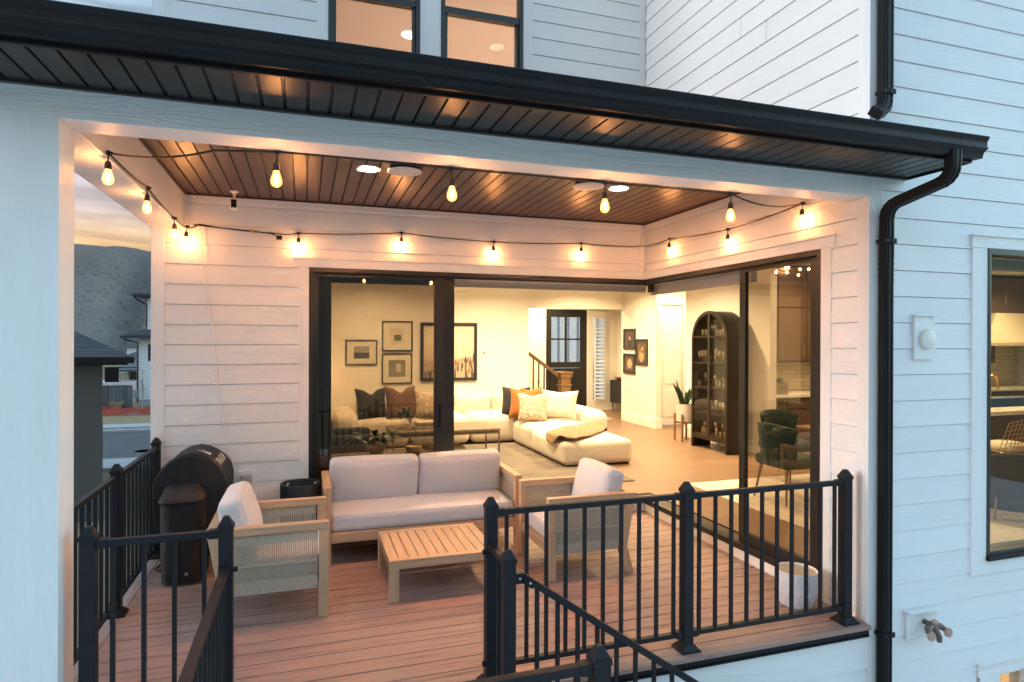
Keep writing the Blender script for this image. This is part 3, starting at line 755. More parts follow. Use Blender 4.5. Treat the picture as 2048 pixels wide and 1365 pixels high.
part(t, 'landing_boards', m, DECK, bevel=.003)
m = MB(); m.box(-3.98,-3.95,-1.28,-.04,-.42,-.206); m.box(-2.52,-2.48,-1.28,-.04,-.42,-.206); m.box(-3.95,-2.52,-1.28,-1.25,-.42,-.206); part(t, 'landing_frame', m, BLK)
m = MB()
for k in range(11):
    x = -2.48+k*.27; z = -.18-(k+1)*.18; m.box(x, x+.29, -1.25, -.06, z-.026, z)
part(t, 'stair_tread', m, DECK, bevel=.003)
m = MB()
for y0 in (-.10, -1.27):
    m.prism([(-2.48,-.22),(-2.48,-.52),(.5,-2.2),(.6,-2.2),(.6,-2.16)], 'y', y0, y0+.04)
part(t, 'stringer', m, BLK)

# ================================================================== RAILINGS
PW = .0635
def post(T, x, y, z0, z1, base=True):
    h = PW/2; m = MB()
    m.box(x-h,x+h,y-h,y+h,z0,z1-.045); p = part(T, 'post', m, RAIL, bevel=.004)
    m = MB(); c = h+.004
    m.box(x-c,x+c,y-c,y+c,z1-.062,z1-.040); n = len(m.v)
    q = h+.001; m.v += [(x-q,y-q,z1-.040),(x+q,y-q,z1-.040),(x+q,y+q,z1-.040),(x-q,y+q,z1-.040),(x-.012,y-.012,z1),(x+.012,y-.012,z1),(x+.012,y+.012,z1),(x-.012,y+.012,z1)]
    for k in ((3,2,1,0),(4,5,6,7),(0,1,5,4),(1,2,6,5),(2,3,7,6),(3,0,4,7)): m.face([n+i for i in k])
    part(p, 'post_cap', m, RAIL, bevel=.003)
    if base:
        m = MB(); b = .064; n = len(m.v); m.box(x-b,x+b,y-b,y+b,z0,z0+.012); n = len(m.v); g = h+.004
        m.v += [(x-b+.004,y-b+.004,z0+.012),(x+b-.004,y-b+.004,z0+.012),(x+b-.004,y+b-.004,z0+.012),(x-b+.004,y+b-.004,z0+.012),(x-g,y-g,z0+.042),(x+g,y-g,z0+.042),(x+g,y+g,z0+.042),(x-g,y+g,z0+.042)]
        for k in ((3,2,1,0),(4,5,6,7),(0,1,5,4),(1,2,6,5),(2,3,7,6),(3,0,4,7)): m.face([n+i for i in k])
        part(p, 'post_base', m, RAIL, bevel=.002)
def span(T, p, q, z, zb, nb, rail_h=.032, rail_w=.036, cups=True, dz=0, pitch=None):
    """rails and balusters between the faces of two posts; dz = fall from p to q"""
    p = Vector((p[0],p[1],0)); q = Vector((q[0],q[1],0)); d = (q-p).normalized()
    a = p+d*PW/2; b = q-d*PW/2
    for nm, zz in (('top_rail', z), ('bottom_rail', zb)):
        m = MB(); m.bar((a.x,a.y,zz-rail_h/2), (b.x,b.y,zz-rail_h/2-dz), rail_w, rail_h if nm == 'top_rail' else rail_h*.85)
        r = part(T, nm, m, RAIL, bevel=.003)
        if cups:
            for c, s in ((a,1),(b,-1)):
                m = MB(); e = c+d*s*.045; m.bar((c.x,c.y,zz-rail_h/2-(dz if s<0 else 0)), (e.x,e.y,zz-rail_h/2-(dz if s<0 else 0)), rail_w+.009, rail_h+.009)
                part(r, 'bracket', m, RAIL, bevel=.003)
    L = (b-a).length; pt = pitch or L/(nb+.0)
    for k in range(nb):
        s = (k+.5)/nb if not pitch else None
        c = a.lerp(b, s); f = s*dz; m = MB(); h = .0095
        m.box(c.x-h,c.x+h,c.y-h,c.y+h,zb-f-.004,z-rail_h-f+.003); part(T, 'baluster', m, RAIL)
RG = 'charcoal metal railings'
t = thing('deck_railing', 'long charcoal railing with three posts in front of the right armchair', 'railing', (-1.36,.07,0), RG)
for x in (-2.595,-1.352,-.120): post(t, x, .07, 0, 1.022)
span(t, (-2.595,.07), (-1.352,.07), .952, .113, 10); span(t, (-1.352,.07), (-.12,.07), .952, .113, 10)
m = MB(); m.box(-2.625,-2.565,.07+PW/2,.07+PW/2+.02,.70,.76); 
t = thing('deck_railing', 'short charcoal railing between the white column and the left side of the stair gap', 'railing', (-4.2,.07,0), RG)
post(t, -4.497, .07, 0, 1.03); post(t, -3.925, .07, 0, 1.03)
span(t, (-4.497,.07), (-3.925,.07), .965, .113, 4)
t = thing('deck_railing', 'charcoal side railing running back past the covered grill to the wall', 'railing', (-4.785,1.6,0), RG)
for y in (.28,1.665,2.865): post(t, -4.785, y, 0, 1.03)
span(t, (-4.785,.28), (-4.785,1.665), .958, .113, 11); span(t, (-4.785,1.665), (-4.785,2.865), .958, .113, 10)
zl = -.18
t = thing('landing_railing', 'charcoal rail running forward beside the left edge of the stair landing', 'railing', (-3.93,-.6,zl), RG)
post(t, -3.93, -1.225, zl, .835)
span(t, (-3.93,.07-.001), (-3.93,-1.225), .792, -.08, 11, dz=0)
m = MB(); m.tube([(-3.90,.05,.775),(-3.872,.05,.775)], .012, 8); part(t, 'bolt', m, BLK)
t = thing('stair_railing', 'sloping charcoal stair rail falling to the right from a short capped post', 'railing', (-2.6,-.28,zl), RG)
post(t, -2.598, -.255, zl, .835)
span(t, (-2.598,.07), (-2.598,-.255), .775, -.08, 1)
m = MB(); m.tube([(-2.634,.02,.74),(-2.655,.02,.74)], .014, 8); m.tube([(-2.634,.02,.14),(-2.655,.02,.14)], .014, 8); part(t, 'bolt', m, BLK)
sl = .700; xa, xb = -2.50, -.35; zt = .695
m = MB(); m.bar((xa,-.255,zt-.016),(xb,-.255,zt-.016-(xb-xa)*sl), .036, .034); part(t, 'hand_rail', m, RAIL, bevel=.003)
m = MB(); m.bar((xa,-.255,zt-.80),(xb,-.255,zt-.80-(xb-xa)*sl), .036, .028); part(t, 'lower_rail', m, RAIL, bevel=.003)
m = MB(); m.box(-2.567,-2.52,-.277,-.233,zt-.03,zt+.022); m.bar((-2.525,-.255,zt-.004),(-2.465,-.255,zt-.004-.06*sl), .044, .044)
h = part(t, 'hinged_bracket', m, BLK, bevel=.003)
m = MB(); m.tube([(-2.545,-.277,zt-.002),(-2.545,-.282,zt-.002)], .005, 8); m.tube([(-2.49,-.277,zt-.03),(-2.49,-.283,zt-.03)], .006, 8); part(h, 'screw', m, plain('bright screw', (.6,.6,.6), .3, .9))
k = 0
while True:
    x = -2.445+k*.1125; k += 1
    if x > xb-.03: break
    z = zt-(x-xa)*sl; m = MB(); m.box(x-.0095,x+.0095,-.2645,-.2455,z-.80,z-.028); part(t, 'baluster', m, RAIL)
t = thing('landing_railing', 'nearest charcoal rail with one pyramid-capped post at the bottom edge of the photo', 'railing', (-2.6,-1.225,zl), RG)
post(t, -2.572, -1.225, zl, .805)
span(t, (-3.93,-1.225), (-2.572,-1.225), .748, -.08, 12)

# ================================================================== OUTDOOR FURNITURE
def rope_panel(m, x0, x1, zb0, zt0, y, xtop0=None, thick=.012):
    """vertical cords between zb0 and zt0 in the plane y, with tight bands at top, middle and foot"""
    pass
def rope_side(T, x0a, x0b, x1, z0, z1, y, name='rope_panel'):
    """x0a/x0b: rear edge at the foot/top (slanting leg), x1: front edge"""
    m = MB(); n = int((x1-min(x0a,x0b))/.0135)
    for k in range(n+1):
        x = min(x0a,x0b)+.004+k*.0135
        if x > x1: break
        zz0, zz1 = z0, z1
        if x0b < x0a and x < x0a: zz0 = z0+(z1-z0)*(x0a-x)/(x0a-x0b)
        if zz1-zz0 < .02: continue
        for a, b, r in ((zz0, zz1, .0046),):
            n0 = len(m.v); w = r
            m.v += [(x-w,y-w,a),(x+w,y-w,a),(x+w,y+w,a),(x-w,y+w,a),(x-w,y-w,b),(x+w,y-w,b),(x+w,y+w,b),(x-w,y+w,b)]
            for q in ((0,1,5,4),(1,2,6,5),(2,3,7,6),(3,0,4,7)): m.face([n0+i for i in q])
        for a, b in ((z1-.065, z1), (z0+(z1-z0)*.46, z0+(z1-z0)*.46+.018), (z0, z0+.085)):
            a = max(a, zz0)
            if b > a: m.box(x-.0062, x+.0062, y-.010, y+.010, a, b)
    return part(T, name, m, ROPE)
def make_chair(label):
    t = thing('armchair', label, 'armchair', (0,0,0), 'outdoor wooden armchairs')
    W = .365; zt = .645
    for s in (-1, 1):
        y = s*(W-.03)
        m = MB(); m.box(.315,.378,y-.03,y+.03,0,zt-.055); part(t, 'leg', m, ACZ, bevel=.004)
        m = MB(); m.prism([(-.372,zt-.055),(-.30,zt-.055),(-.232,.22),(-.30,0),(-.365,0),(-.305,.22)], 'y', y-.03, y+.03); part(t, 'leg', m, ACZ, bevel=.004)
        m = MB(); m.box(-.385,.380,y-.033,y+.033,zt-.055,zt); part(t, 'arm', m, ACA, bevel=.005)
        rope_side(t, -.235, -.298, .312, .195, zt-.057, y+s*.002)
        m = MB(); m.box(-.25,.315,y-.006,y+.006,.21,.25); part(t, 'side_rail', m, ACA)
    m = MB(); m.box(-.383,-.32,-W+.065,W-.065,zt-.055,zt-.002); part(t, 'back_rail', m, ACY, bevel=.005)
    m = MB(); m.box(.32,.37,-W+.06,W-.06,.20,.275); part(t, 'seat_rail', m, ACY, bevel=.004)
    m = MB(); m.box(-.24,.32,-W+.05,W-.05,.225,.25); part(t, 'seat_base', m, ACY)
    m = MB()
    for k in range(64):
        yy = -W+.07+k*.0135
        if yy < W-.07: m.bar((-.335,yy,zt-.056),(-.255,yy,.24),.006,.006)
    part(t, 'rope_back', m, ROPE)
    m = MB(); m.puff((.045,0,.345), (.60,.625,.145), .036, 14, (0,0,.018)); sc1 = part(t, 'seat_cushion', m, CUSH, smooth=60)
    m = MB(); m.piping((.045,0,.345), (.60,.625,.145), .036, 2); part(sc1, 'piping', m, CUSH, smooth=60)
    m = MB(); Mx = Matrix.Translation((-.20,0,.60)) @ Matrix.Rotation(R(-14), 4, 'Y')
    m.puff((0,0,0), (.165,.60,.44), .05, 16, (.045,.0,.012), Mx); bc1 = part(t, 'back_cushion', m, CUSH, smooth=60)
    m = MB(); m.piping((0,0,0), (.165,.60,.44), .05, 0, Mx); part(bc1, 'piping', m, CUSH, smooth=60)
    return t
ch = make_chair('wooden rope-sided armchair on the left, facing right beside the covered grill')
ch2 = copy_tree(ch)
ch.location = (-3.788,1.575,0)
ch2.location = (-1.385,1.675,0); ch2.rotation_euler = (0,0,R(180))
ch2['label'] = 'wooden rope-sided armchair on the right, facing left behind the long railing'
# sofa
t = thing('outdoor_sofa', 'two-seat wooden outdoor sofa with grey cushions and rope sides by the door', 'sofa', (-2.55,2.52,0))
X0, X1, Y0, Y1, zt = -3.418, -1.69, 2.17, 2.895, .652
for x in (X0, X1-.06):
    m = MB(); m.box(x,x+.06,Y0,Y0+.06,0,zt-.05); part(t, 'leg', m, ACZ, bevel=.004)
    m = MB(); m.box(x,x+.06,Y1-.06,Y1,0,zt-.05); part(t, 'leg', m, ACZ, bevel=.004)
    m = MB(); m.box(x-.003,x+.063,Y0-.003,Y1,zt-.05,zt); part(t, 'arm', m, ACY, bevel=.005)
    m = MB(); xc = x+.03
    for k in range(62):
        y = Y0+.066+k*.0135
        if y < Y1-.06:
            m.box(xc-.0036,xc+.0036,y-.0036,y+.0036,.19,zt-.052)
            m.box(xc-.007,xc+.007,y-.0062,y+.0062,zt-.11,zt-.052); m.box(xc-.007,xc+.007,y-.0062,y+.0062,.19,.27); m.box(xc-.007,xc+.007,y-.0062,y+.0062,.38,.40)
    part(t, 'rope_panel', m, ROPE)
m = MB(); m.box(X0+.06,X1-.06,Y0+.008,Y0+.05,.185,.272); part(t, 'front_rail', m, ACA, bevel=.004)
m = MB(); m.box(X0+.06,X1-.06,Y1-.055,Y1-.005,.50,.60); m.box(X0+.06,X1-.06,Y1-.05,Y1-.01,.185,.25); part(t, 'back_rail', m, ACA, bevel=.004)
m = MB(); m.box(X0+.06,X1-.06,Y0+.05,Y1-.06,.225,.25); part(t, 'seat_base', m, ACA)
m = MB(); m.puff(((X0+X1)/2,Y0+.335,.345), (X1-X0-.125,.65,.14), .036, 18, (0,0,.014)); sc1 = part(t, 'seat_cushion', m, CUSH, smooth=60)
m = MB(); m.piping(((X0+X1)/2,Y0+.335,.345), (X1-X0-.125,.65,.14), .036, 2); part(sc1, 'piping', m, CUSH, smooth=60)
for a, b, rr in ((X0+.064,-2.556,.5), (-2.548,X1-.068,-.6)):
    m = MB(); Mx = Matrix.Rotation(R(14), 4, 'X') @ Matrix.Rotation(R(rr), 4, 'Y')
    m.puff(((a+b)/2,2.685,.605), (b-a,.16,.40), .045, 20, (.004,.036,.010), Mx); bc1 = part(t, 'back_cushion', m, CUSH, smooth=60)
    m = MB(); m.piping(((a+b)/2,2.685,.605), (b-a,.16,.40), .045, 1, Mx); part(bc1, 'piping', m, CUSH, smooth=60)
# coffee table
t = thing('coffee_table', 'low square slatted wooden coffee table in front of the outdoor sofa', 'table', (-2.59,1.66,0))
a, b, c, d, z = -2.992, -2.185, 1.285, 2.035, .300
for x in (a, b-.07):
    for y in (c, d-.07):
        m = MB(); m.box(x,x+.07,y,y+.07,0,z-.06); part(t, 'leg', m, ACZ, bevel=.004)
m = MB(); m.box(a,b,c,c+.025,z-.062,z-.025); m.box(a,b,d-.025,d,z-.062,z-.025); m.box(a,a+.025,c+.025,d-.025,z-.062,z-.025); m.box(b-.025,b,c+.025,d-.025,z-.062,z-.025); part(t, 'apron', m, ACA)
for q_ in ((c,c+.062),(d-.062,d)): m = MB(); m.box(a,b,*q_,z-.026,z); part(t, 'frame_board', m, ACA, bevel=.003)
m = MB(); n = 11; w = (b-a)/n
for k in range(n):
    m.box(a+k*w+(.003 if k else 0), a+(k+1)*w-(.003 if k < n-1 else 0), c+.0645, d-.0645, z-.024, z-.001)
part(t, 'slat', m, ACY, bevel=.002)
# grill under its cover
t = thing('covered_grill', 'pellet grill under a black fabric cover with white lettering', 'grill', (-4.45,2.4,0))
COV = plain('black cover fabric', (.009,.0095,.0105), .66, 0, .3, 9, stretch=(1,1,.3), bs=.7, bscale=13, bdist=.02, spec=.4)
from mathutils import noise as mn
m = MB()
def arch(y, w, zt, zb, c=-4.43, n=28, sh=.30):
    pts = []
    for i in range(n+1):
        s = i/n
        if s < .3: f = s/.3; pts.append((-w/2*(1-.22*(1-f)**1.5), zb+(zt-sh-zb)*f))
        elif s <= .7: a = math.pi*(1-(s-.3)/.4); pts.append((w/2*math.cos(a), zt-sh+sh*math.sin(a)))
        else: f = (s-.7)/.3; pts.append((w/2*(1-.16*f**1.5), zt-sh+(zb-zt+sh)*f))
    return [(c+p, y, z) for p, z in pts]
rings = []
ys = [2.26,2.27,2.30,2.36,2.42,2.48,2.54,2.60,2.66,2.72,2.78,2.82,2.84,2.85]
for y in ys:
    e = min(y-2.26, 2.85-y); k = 1-.30*max(0,1-e/.05)**2 if e < .05 else 1
    rings.append(arch(y, .53*(.90+.1*k), .965*(.985+.015*k)-.02*math.sin((y-2.3)*9)*0, .16 if y < 2.35 else .12))
n0 = 0
for r in rings:
    for p in r:
        q = Vector(p); f = mn.noise(q*4)*.014+mn.noise(Vector((q.x*14,q.y*6,q.z*5)))*.006
        m.v.append((p[0]+f, p[1], p[2]+f*.7))
k = len(rings[0])
for i in range(len(rings)-1):
    for j in range(k-1): m.face((i*k+j, i*k+j+1, (i+1)*k+j+1, (i+1)*k+j))
m.face(list(range(k))[::-1]); m.face([(len(rings)-1)*k+j for j in range(k)])
body = part(t, 'cover', m, COV, smooth=50)
m = MB(); rg = []; CR = .085
for z, hw, y0 in ((.02,.150,2.075),(.08,.150,2.072),(.2,.152,2.07),(.35,.152,2.072),(.5,.155,2.075),(.60,.156,2.08),(.625,.152,2.078),(.640,.161,2.060),(.652,.160,2.064),(.685,.150,2.105),(.715,.143,2.145),(.738,.130,2.185),(.748,.10,2.235)):
    ring = []; y1 = 2.40
    for i in range(25):
        s = i/24
        if s < .3: p = (-hw, y1+(y0+CR-y1)*(s/.3))
        elif s < .4: a = (s-.3)/.1*math.pi/2; p = (-hw+CR-CR*math.cos(a), y0+CR-CR*math.sin(a))
        elif s < .6: p = (-hw+CR+(2*hw-2*CR)*(s-.4)/.2, y0)
        elif s < .7: a = (s-.6)/.1*math.pi/2; p = (hw-CR+CR*math.sin(a), y0+CR-CR*math.cos(a))
        else: p = (hw, y0+CR+(y1-y0-CR)*(s-.7)/.3)
        q = Vector((p[0],p[1],z)); f = mn.noise(q*6)*.010+mn.noise(Vector((q.x*22,q.y*22,q.z*3)))*.006
        ring.append((-4.462+p[0]+f, p[1]+f, z))
    rg.append(ring)
for r in rg: m.v += r
for i in range(len(rg)-1):
    for j in range(24): m.face((i*25+j, i*25+j+1, (i+1)*25+j+1, (i+1)*25+j))
m.face([(len(rg)-1)*25+j for j in range(25)])
part(t, 'hopper_cover', m, COV, smooth=50)
m = MB(); m.tube([a_ for a_ in [(p[0]*1.0+(-4.43)*0, p[1]-.004, p[2]+.002) for p in rings[2][3:-3]]], .005, 5); part(t, 'seam', m, COV)
m = MB(); M_ = Matrix.Translation((-4.42,2.066,.095)) @ Matrix.Rotation(R(90), 4, 'X'); mm = MB(); mm.lathe([(.006,0),(.013,0),(.013,.003),(.006,.003)], (0,0,0), 14); m.v = [tuple(M_ @ Vector(v)) for v in mm.v]; m.f = mm.f; m.m = mm.m
part(t, 'eyelet', m, plain('eyelet brass', (.5,.42,.28), .35, .8))
LOGO = plain('printed white lettering', (.72,.70,.68), .7)
cu = bpy.data.curves.new('t', 'FONT'); cu.body = 'TRAEGER'; cu.size = .088; cu.align_x = 'LEFT'; cu.extrude = .0
ob = bpy.data.objects.new('t', cu); COL.objects.link(ob); bpy.context.view_layer.update()
me = bpy.data.meshes.new_from_object(ob.evaluated_get(bpy.context.evaluated_depsgraph_get())); bpy.data.objects.remove(ob)
def on_arch(u, v, lift=.012):
    """u runs back along the barrel, v climbs over its right shoulder"""
    ang = R(38)+v/.28; r = .28
    x = -4.43+(.262)*math.cos(ang); z = .965-.30+.30*math.sin(ang); nx = Vector((math.cos(ang),0,math.sin(ang)))
    p = Vector((x, 2.33+u, z))+nx*lift
    return tuple(p)
m = MB(); m.v = [on_arch(v.co.x, v.co.y) for v in me.vertices]; m.f = [tuple(p.vertices) for p in me.polygons]; m.m = [0]*len(m.f)
part(body, 'lettering', m, LOGO)
m = MB()
for a_, b_, h_ in ((.0,.015,.05),(.02,.035,.085),(.04,.06,.11),(.064,.078,.075),(.0,.08,.012)):
    m.poly([on_arch(.055+a_, .115), on_arch(.055+b_, .115), on_arch(.055+b_+.012, .115+h_), on_arch(.055+a_+.012, .115+h_)])
part(body, 'emblem', m, LOGO)
m = MB(); m.tube([(-4.60,2.52,.015),(-4.68,2.45,.012),(-4.72,2.50,.012),(-4.70,2.60,.012),(-4.62,2.66,.015)], .007, 6)
m.tube([(-4.69,2.74,.02),(-4.62,2.80,.02),(-4.52,2.84,.02)], .012, 6)
solo('black_hose', 'coiled black hose lying on the deck beside the covered grill', 'hose', m, CBL, smooth=60)
# round tub by the door
t = thing('drinks_cooler', 'round black open-topped cooler table between armchair and sofa', 'cooler', (-3.605,2.58,0))
m = MB(); m.lathe([(.150,0),(.158,.01),(.165,.30),(.168,.615),(.166,.625),(.150,.625),(.148,.61),(.146,.545),(0,.545)], (-3.605,2.58,0), 36); part(t, 'body', m, plain('black resin', (.02,.021,.024), .5, bs=.1, bscale=200), smooth=35)
for a_ in (2.6, .35):
    x = -3.605+.128*math.cos(a_); y = 2.58+.128*math.sin(a_)
    m = MB(); m.tube([(x,y,.545),(x,y,.60),(x+.006,y-.004,.612),(x+.014,y-.008,.606)], .006, 8); part(t, 'peg', m, plain('white peg', (.7,.7,.7), .4), smooth=60)
# white planter
t = thing('white_planter', 'small white diamond-patterned planter pot standing empty by the glass door', 'planter', (-.225,.395,0))
PL = plain('white glazed pot', (.72,.71,.74), .35)
m = MB(); n = 48; cx, cyy = -.225, .395
prof = [(.098,0),(.108,.006),(.122,.05),(.133,.10),(.138,.15),(.1395,.20),(.1395,.238)]
rows = 30; base = 0
for i in range(rows+1):
    z = .238*i/rows; r = .098
    for (ra,za),(rb,zb_) in zip(prof, prof[1:]):
        if za <= z <= zb_+1e-9: r = ra+(rb-ra)*(z-za)/(zb_-za); break
    for k in range(n*2):
        th = math.pi*k/n; u = th/(2*math.pi)*11; w = z/.14
        d1 = abs(((u+w) % 1)-.5); d2 = abs(((u-w) % 1)-.5)
        ridge = .0075*max(max(0,1-d1/.07), max(0,1-d2/.07)) if .012 < z < .225 else 0
        m.v.append((cx+(r+ridge)*math.cos(th), cyy+(r+ridge)*math.sin(th), z))
for i in range(rows):
    for k in range(n*2):
        k2 = (k+1) % (n*2); m.face((i*2*n+k, i*2*n+k2, (i+1)*2*n+k2, (i+1)*2*n+k))
m.face(list(range(2*n))[::-1]); part(t, 'pot', m, PL, smooth=60)
m = MB(); m.lathe([(.1395,.238),(.143,.243),(.143,.250),(.139,.254),(.130,.250),(.127,.235)], (cx,cyy,0), 40); part(t, 'rim', m, PL, smooth=50)
m = MB(); m.lathe([(.127,.24),(.122,.10),(.115,.05),(0,.048)], (cx,cyy,0), 40); inn = part(t, 'inner_wall', m, plain('unglazed pot inside', (.42,.36,.26), .8), smooth=40)
m = MB()
for k in range(4):
    a0 = R(118+k*9); a1 = R(127+k*9); m.quad(*[(cx+.1235*math.cos(q), cyy+.1235*math.sin(q), z) for q, z in ((a0,.17),(a1,.17),(a1,.215),(a0,.215))])
part(inn, 'sticker', m, plain('price sticker', (.6,.62,.66), .5))

# ================================================================== INDOORS
SOFA = fabric('cream boucle upholstery', (.66,.59,.48), .95, .05, 220, .45)
def art(name, label, cat, x0, x1, z0, z1, y, fw_, matw, fmat, prints, group, paper=(.66,.62,.52)):
    t = thing(name, label, cat, ((x0+x1)/2, y, z0), group)
    m = MB(); dd = .03
    m.box(x0,x0+fw_,y-dd,y-.001,z0,z1); m.box(x1-fw_,x1,y-dd,y-.001,z0,z1); m.box(x0+fw_,x1-fw_,y-dd,y-.001,z0,z0+fw_); m.box(x0+fw_,x1-fw_,y-dd,y-.001,z1-fw_,z1)
    part(t, 'frame', m, fmat)
    m = MB(); m.box(x0+fw_,x1-fw_,y-.012,y-.002,z0+fw_,z1-fw_); mt = part(t, 'mat_board', m, plain('mat board '+name, paper, .8, 0, .03, 5))
    for (a, b, c, d, mm_) in prints:
        m = MB(); m.box(a,b,y-.015,y-.0125,c,d); part(mt, 'print', m, mm_)
    return t
def landscape(name, sky, hill, land, zh, amp, sc=6, dark=None):
    n = N(name); o = n.sep(n.coord()); h = n.noise(n.comb(o[0],0,0), sc, 4)
    ln = n.math('MULTIPLY_ADD', h, amp, zh)
    g = n.math('GREATER_THAN', o[2], ln)
    tex = n.noise(n.coord((1,1,2)), 9, 5)
    c = n.mix(n.math('MULTIPLY', tex, .8), hill, land)
    s = n.mix(n.noise(n.coord((.6,1,3)), 2.5, 4), sky, vary(sky, .8))
    c = n.mix(g, c, s)
    n.base(c); n.set(rough=.7); return n.m
FB = plain('thin black frame', (.02,.02,.022), .45)
Y = 8.05
art('framed_print', 'small wide framed print of dark mountains, left of the two square prints', 'picture', -2.904,-2.363,1.432,1.872,Y,.018,.1,FB,[(-2.763,-2.502,1.544,1.76,landscape('mountain print',(.35,.33,.29),(.035,.035,.033),(.12,.115,.1),.13,.18,7))],'gallery wall pictures')
art('framed_print', 'square framed print with a tiny green meadow in a wide mat, upper one', 'picture', -2.281,-1.742,1.674,2.209,Y,.02,.1,FB,[(-2.15,-1.90,1.80,2.08,plain('pale paper',(.56,.49,.40),.8)),],'gallery wall pictures')
art('framed_print', 'square framed grey print with pale blocks, lower one under the meadow print', 'picture', -2.284,-1.746,1.094,1.636,Y,.02,.1,FB,[(-2.165,-1.87,1.215,1.515,landscape('grey print',(.22,.20,.15),(.20,.18,.13),(.30,.27,.2),.28,.05,5))],'gallery wall pictures')
for o in [x for x in COL.objects if x.name.startswith('mat_board')]:
    pass
m = MB(); m.box(-2.07,-1.945,Y-.018,Y-.0155,1.86,1.965)
tt = [o for o in COL.objects if o.type == 'EMPTY' and 'tiny green meadow' in o.get('label','')][0]
link('print', m, landscape('meadow print',(.42,.36,.27),(.10,.11,.06),(.2,.17,.07),.24,.1,8), tt, tt.location)
m = MB(); m.box(-2.03,-1.95,Y-.018,Y-.0155,1.30,1.45); m.box(-1.99,-1.96,Y-.0185,Y-.018,1.33,1.40)
tt = [o for o in COL.objects if o.type == 'EMPTY' and 'pale blocks' in o.get('label','')][0]
link('print', m, plain('pale block',(.5,.47,.38),.8), tt, tt.location)
def reeds():
    n = N('misty lake painting'); o = n.sep(n.coord())
    z = n.math('DIVIDE', o[2], 1.05)
    sky = n.ramp(n.math('ADD', z, n.math('MULTIPLY', n.noise(n.coord((1,1,4)), 3, 4), .2)), [(.15,(.42,.33,.24)),(.42,(.40,.29,.2)),(.5,(.56,.45,.33)),(.8,(.68,.60,.46))])
    r = n.noise(n.comb(n.math('MULTIPLY', o[0], 18), 0, n.math('MULTIPLY', o[2], 3)), 1.5, 5)
    hh = n.math('MULTIPLY_ADD', n.math('ADD', o[0], .1), .35, .10)
    msk = n.math('MULTIPLY', n.math('GREATER_THAN', r, .52), n.math('LESS_THAN', z, n.math('ADD', hh, n.math('MULTIPLY', r, .3))))
    n.base(n.mix(n.math('MULTIPLY', msk, .85), sky, (.04,.025,.018))); n.set(rough=.6); return n.m
t = thing('framed_painting', 'large dark-framed painting of a misty lakeshore with reeds', 'picture', (-1.076,Y,1.131), 'gallery wall pictures')
m = MB(); a,b,c,d = -1.602,-.55,1.131,2.19
m.box(a,a+.055,Y-.045,Y-.001,c,d); m.box(b-.055,b,Y-.045,Y-.001,c,d); m.box(a+.055,b-.055,Y-.045,Y-.001,c,c+.055); m.box(a+.055,b-.055,Y-.045,Y-.001,d-.055,d); part(t, 'frame', m, FB, bevel=.004)
m = MB(); m.box(a+.055,b-.055,Y-.02,Y-.002,c+.055,d-.055); part(t, 'canvas', m, reeds())
t = thing('thermostat', 'small square white thermostat on the cream wall', 'thermostat', (-.415,Y,1.635))
m = MB(); m.box(-.462,-.367,Y-.02,Y-.001,1.588,1.682); part(t, 'case', m, WTRIM, bevel=.006)
m = MB(); m.box(-.442,-.387,Y-.0215,Y-.02,1.61,1.66); part(t, 'screen', m, plain('thermostat screen', (.30,.27,.2), .3))
# sectional sofa
t = thing('sectional_sofa', 'large cream sectional sofa with a long chaise toward the open corner', 'sofa', (-1,6.6,F))
z = F+.025
for a, b in ((-2.95,-1.95),(-1.94,-.94),(-.93,-.02)):
    m = MB(); m.puff(((a+b)/2,7.45,z+.235), (b-a,.98,.47), .11, 14, (.01,.02,.02)); part(t, 'seat_module', m, SOFA, smooth=60)
m = MB(); m.puff((.34,5.40,z+.165), (1.07,1.36,.33), .075, 18, (.012,.015,.03)); part(t, 'chaise_module', m, SOFA, smooth=60)
m = MB(); m.puff((.34,6.55,z+.18), (1.07,.96,.37), .08, 16, (.012,.012,.03)); part(t, 'seat_module', m, SOFA, smooth=60)
m = MB(); m.puff((.42,7.45,z+.235), (.9,.98,.47), .10, 14, (.01,.015,.02)); part(t, 'seat_module', m, SOFA, smooth=60)
for a, b in ((-2.75,-2.0),(-1.95,-1.15),(-1.1,-.39),(-.37,.5)):
    m = MB(); Mx = Matrix.Rotation(R(9), 4, 'X'); m.puff(((a+b)/2,7.74,.72), (b-a,.26,.43), .11, 14, (.01,.035,.03), Mx); part(t, 'back_cushion', m, SOFA, smooth=60)
m = MB(); m.puff((1.09,7.05,z+.27), (.42,1.5,.54), .13, 14, (.015,.02,.02)); part(t, 'arm', m, SOFA, smooth=60)
m = MB(); m.puff((-2.98,7.40,z+.29), (.42,1.05,.60), .15, 14, (.02,.03,.02)); part(t, 'arm', m, SOFA, smooth=60)
m = MB(); m.box(-.15,.83,4.78,6.9,F,F+.03); m.box(-2.8,-.15,7.02,7.9,F,F+.03); part(t, 'plinth', m, BLK)
def pil(label, c, rz, tilt, w, h, d, mt, notch, name='throw_pillow', cat='pillow', grp=None):
    M_ = Matrix.Translation(c) @ Matrix.Rotation(R(rz), 4, 'Z') @ Matrix.Rotation(R(tilt), 4, 'X')
    m = MB(); m.pillow(M_, w, h, d, 16, notch); return solo(name, label, cat, m, mt, c, grp, smooth=60)
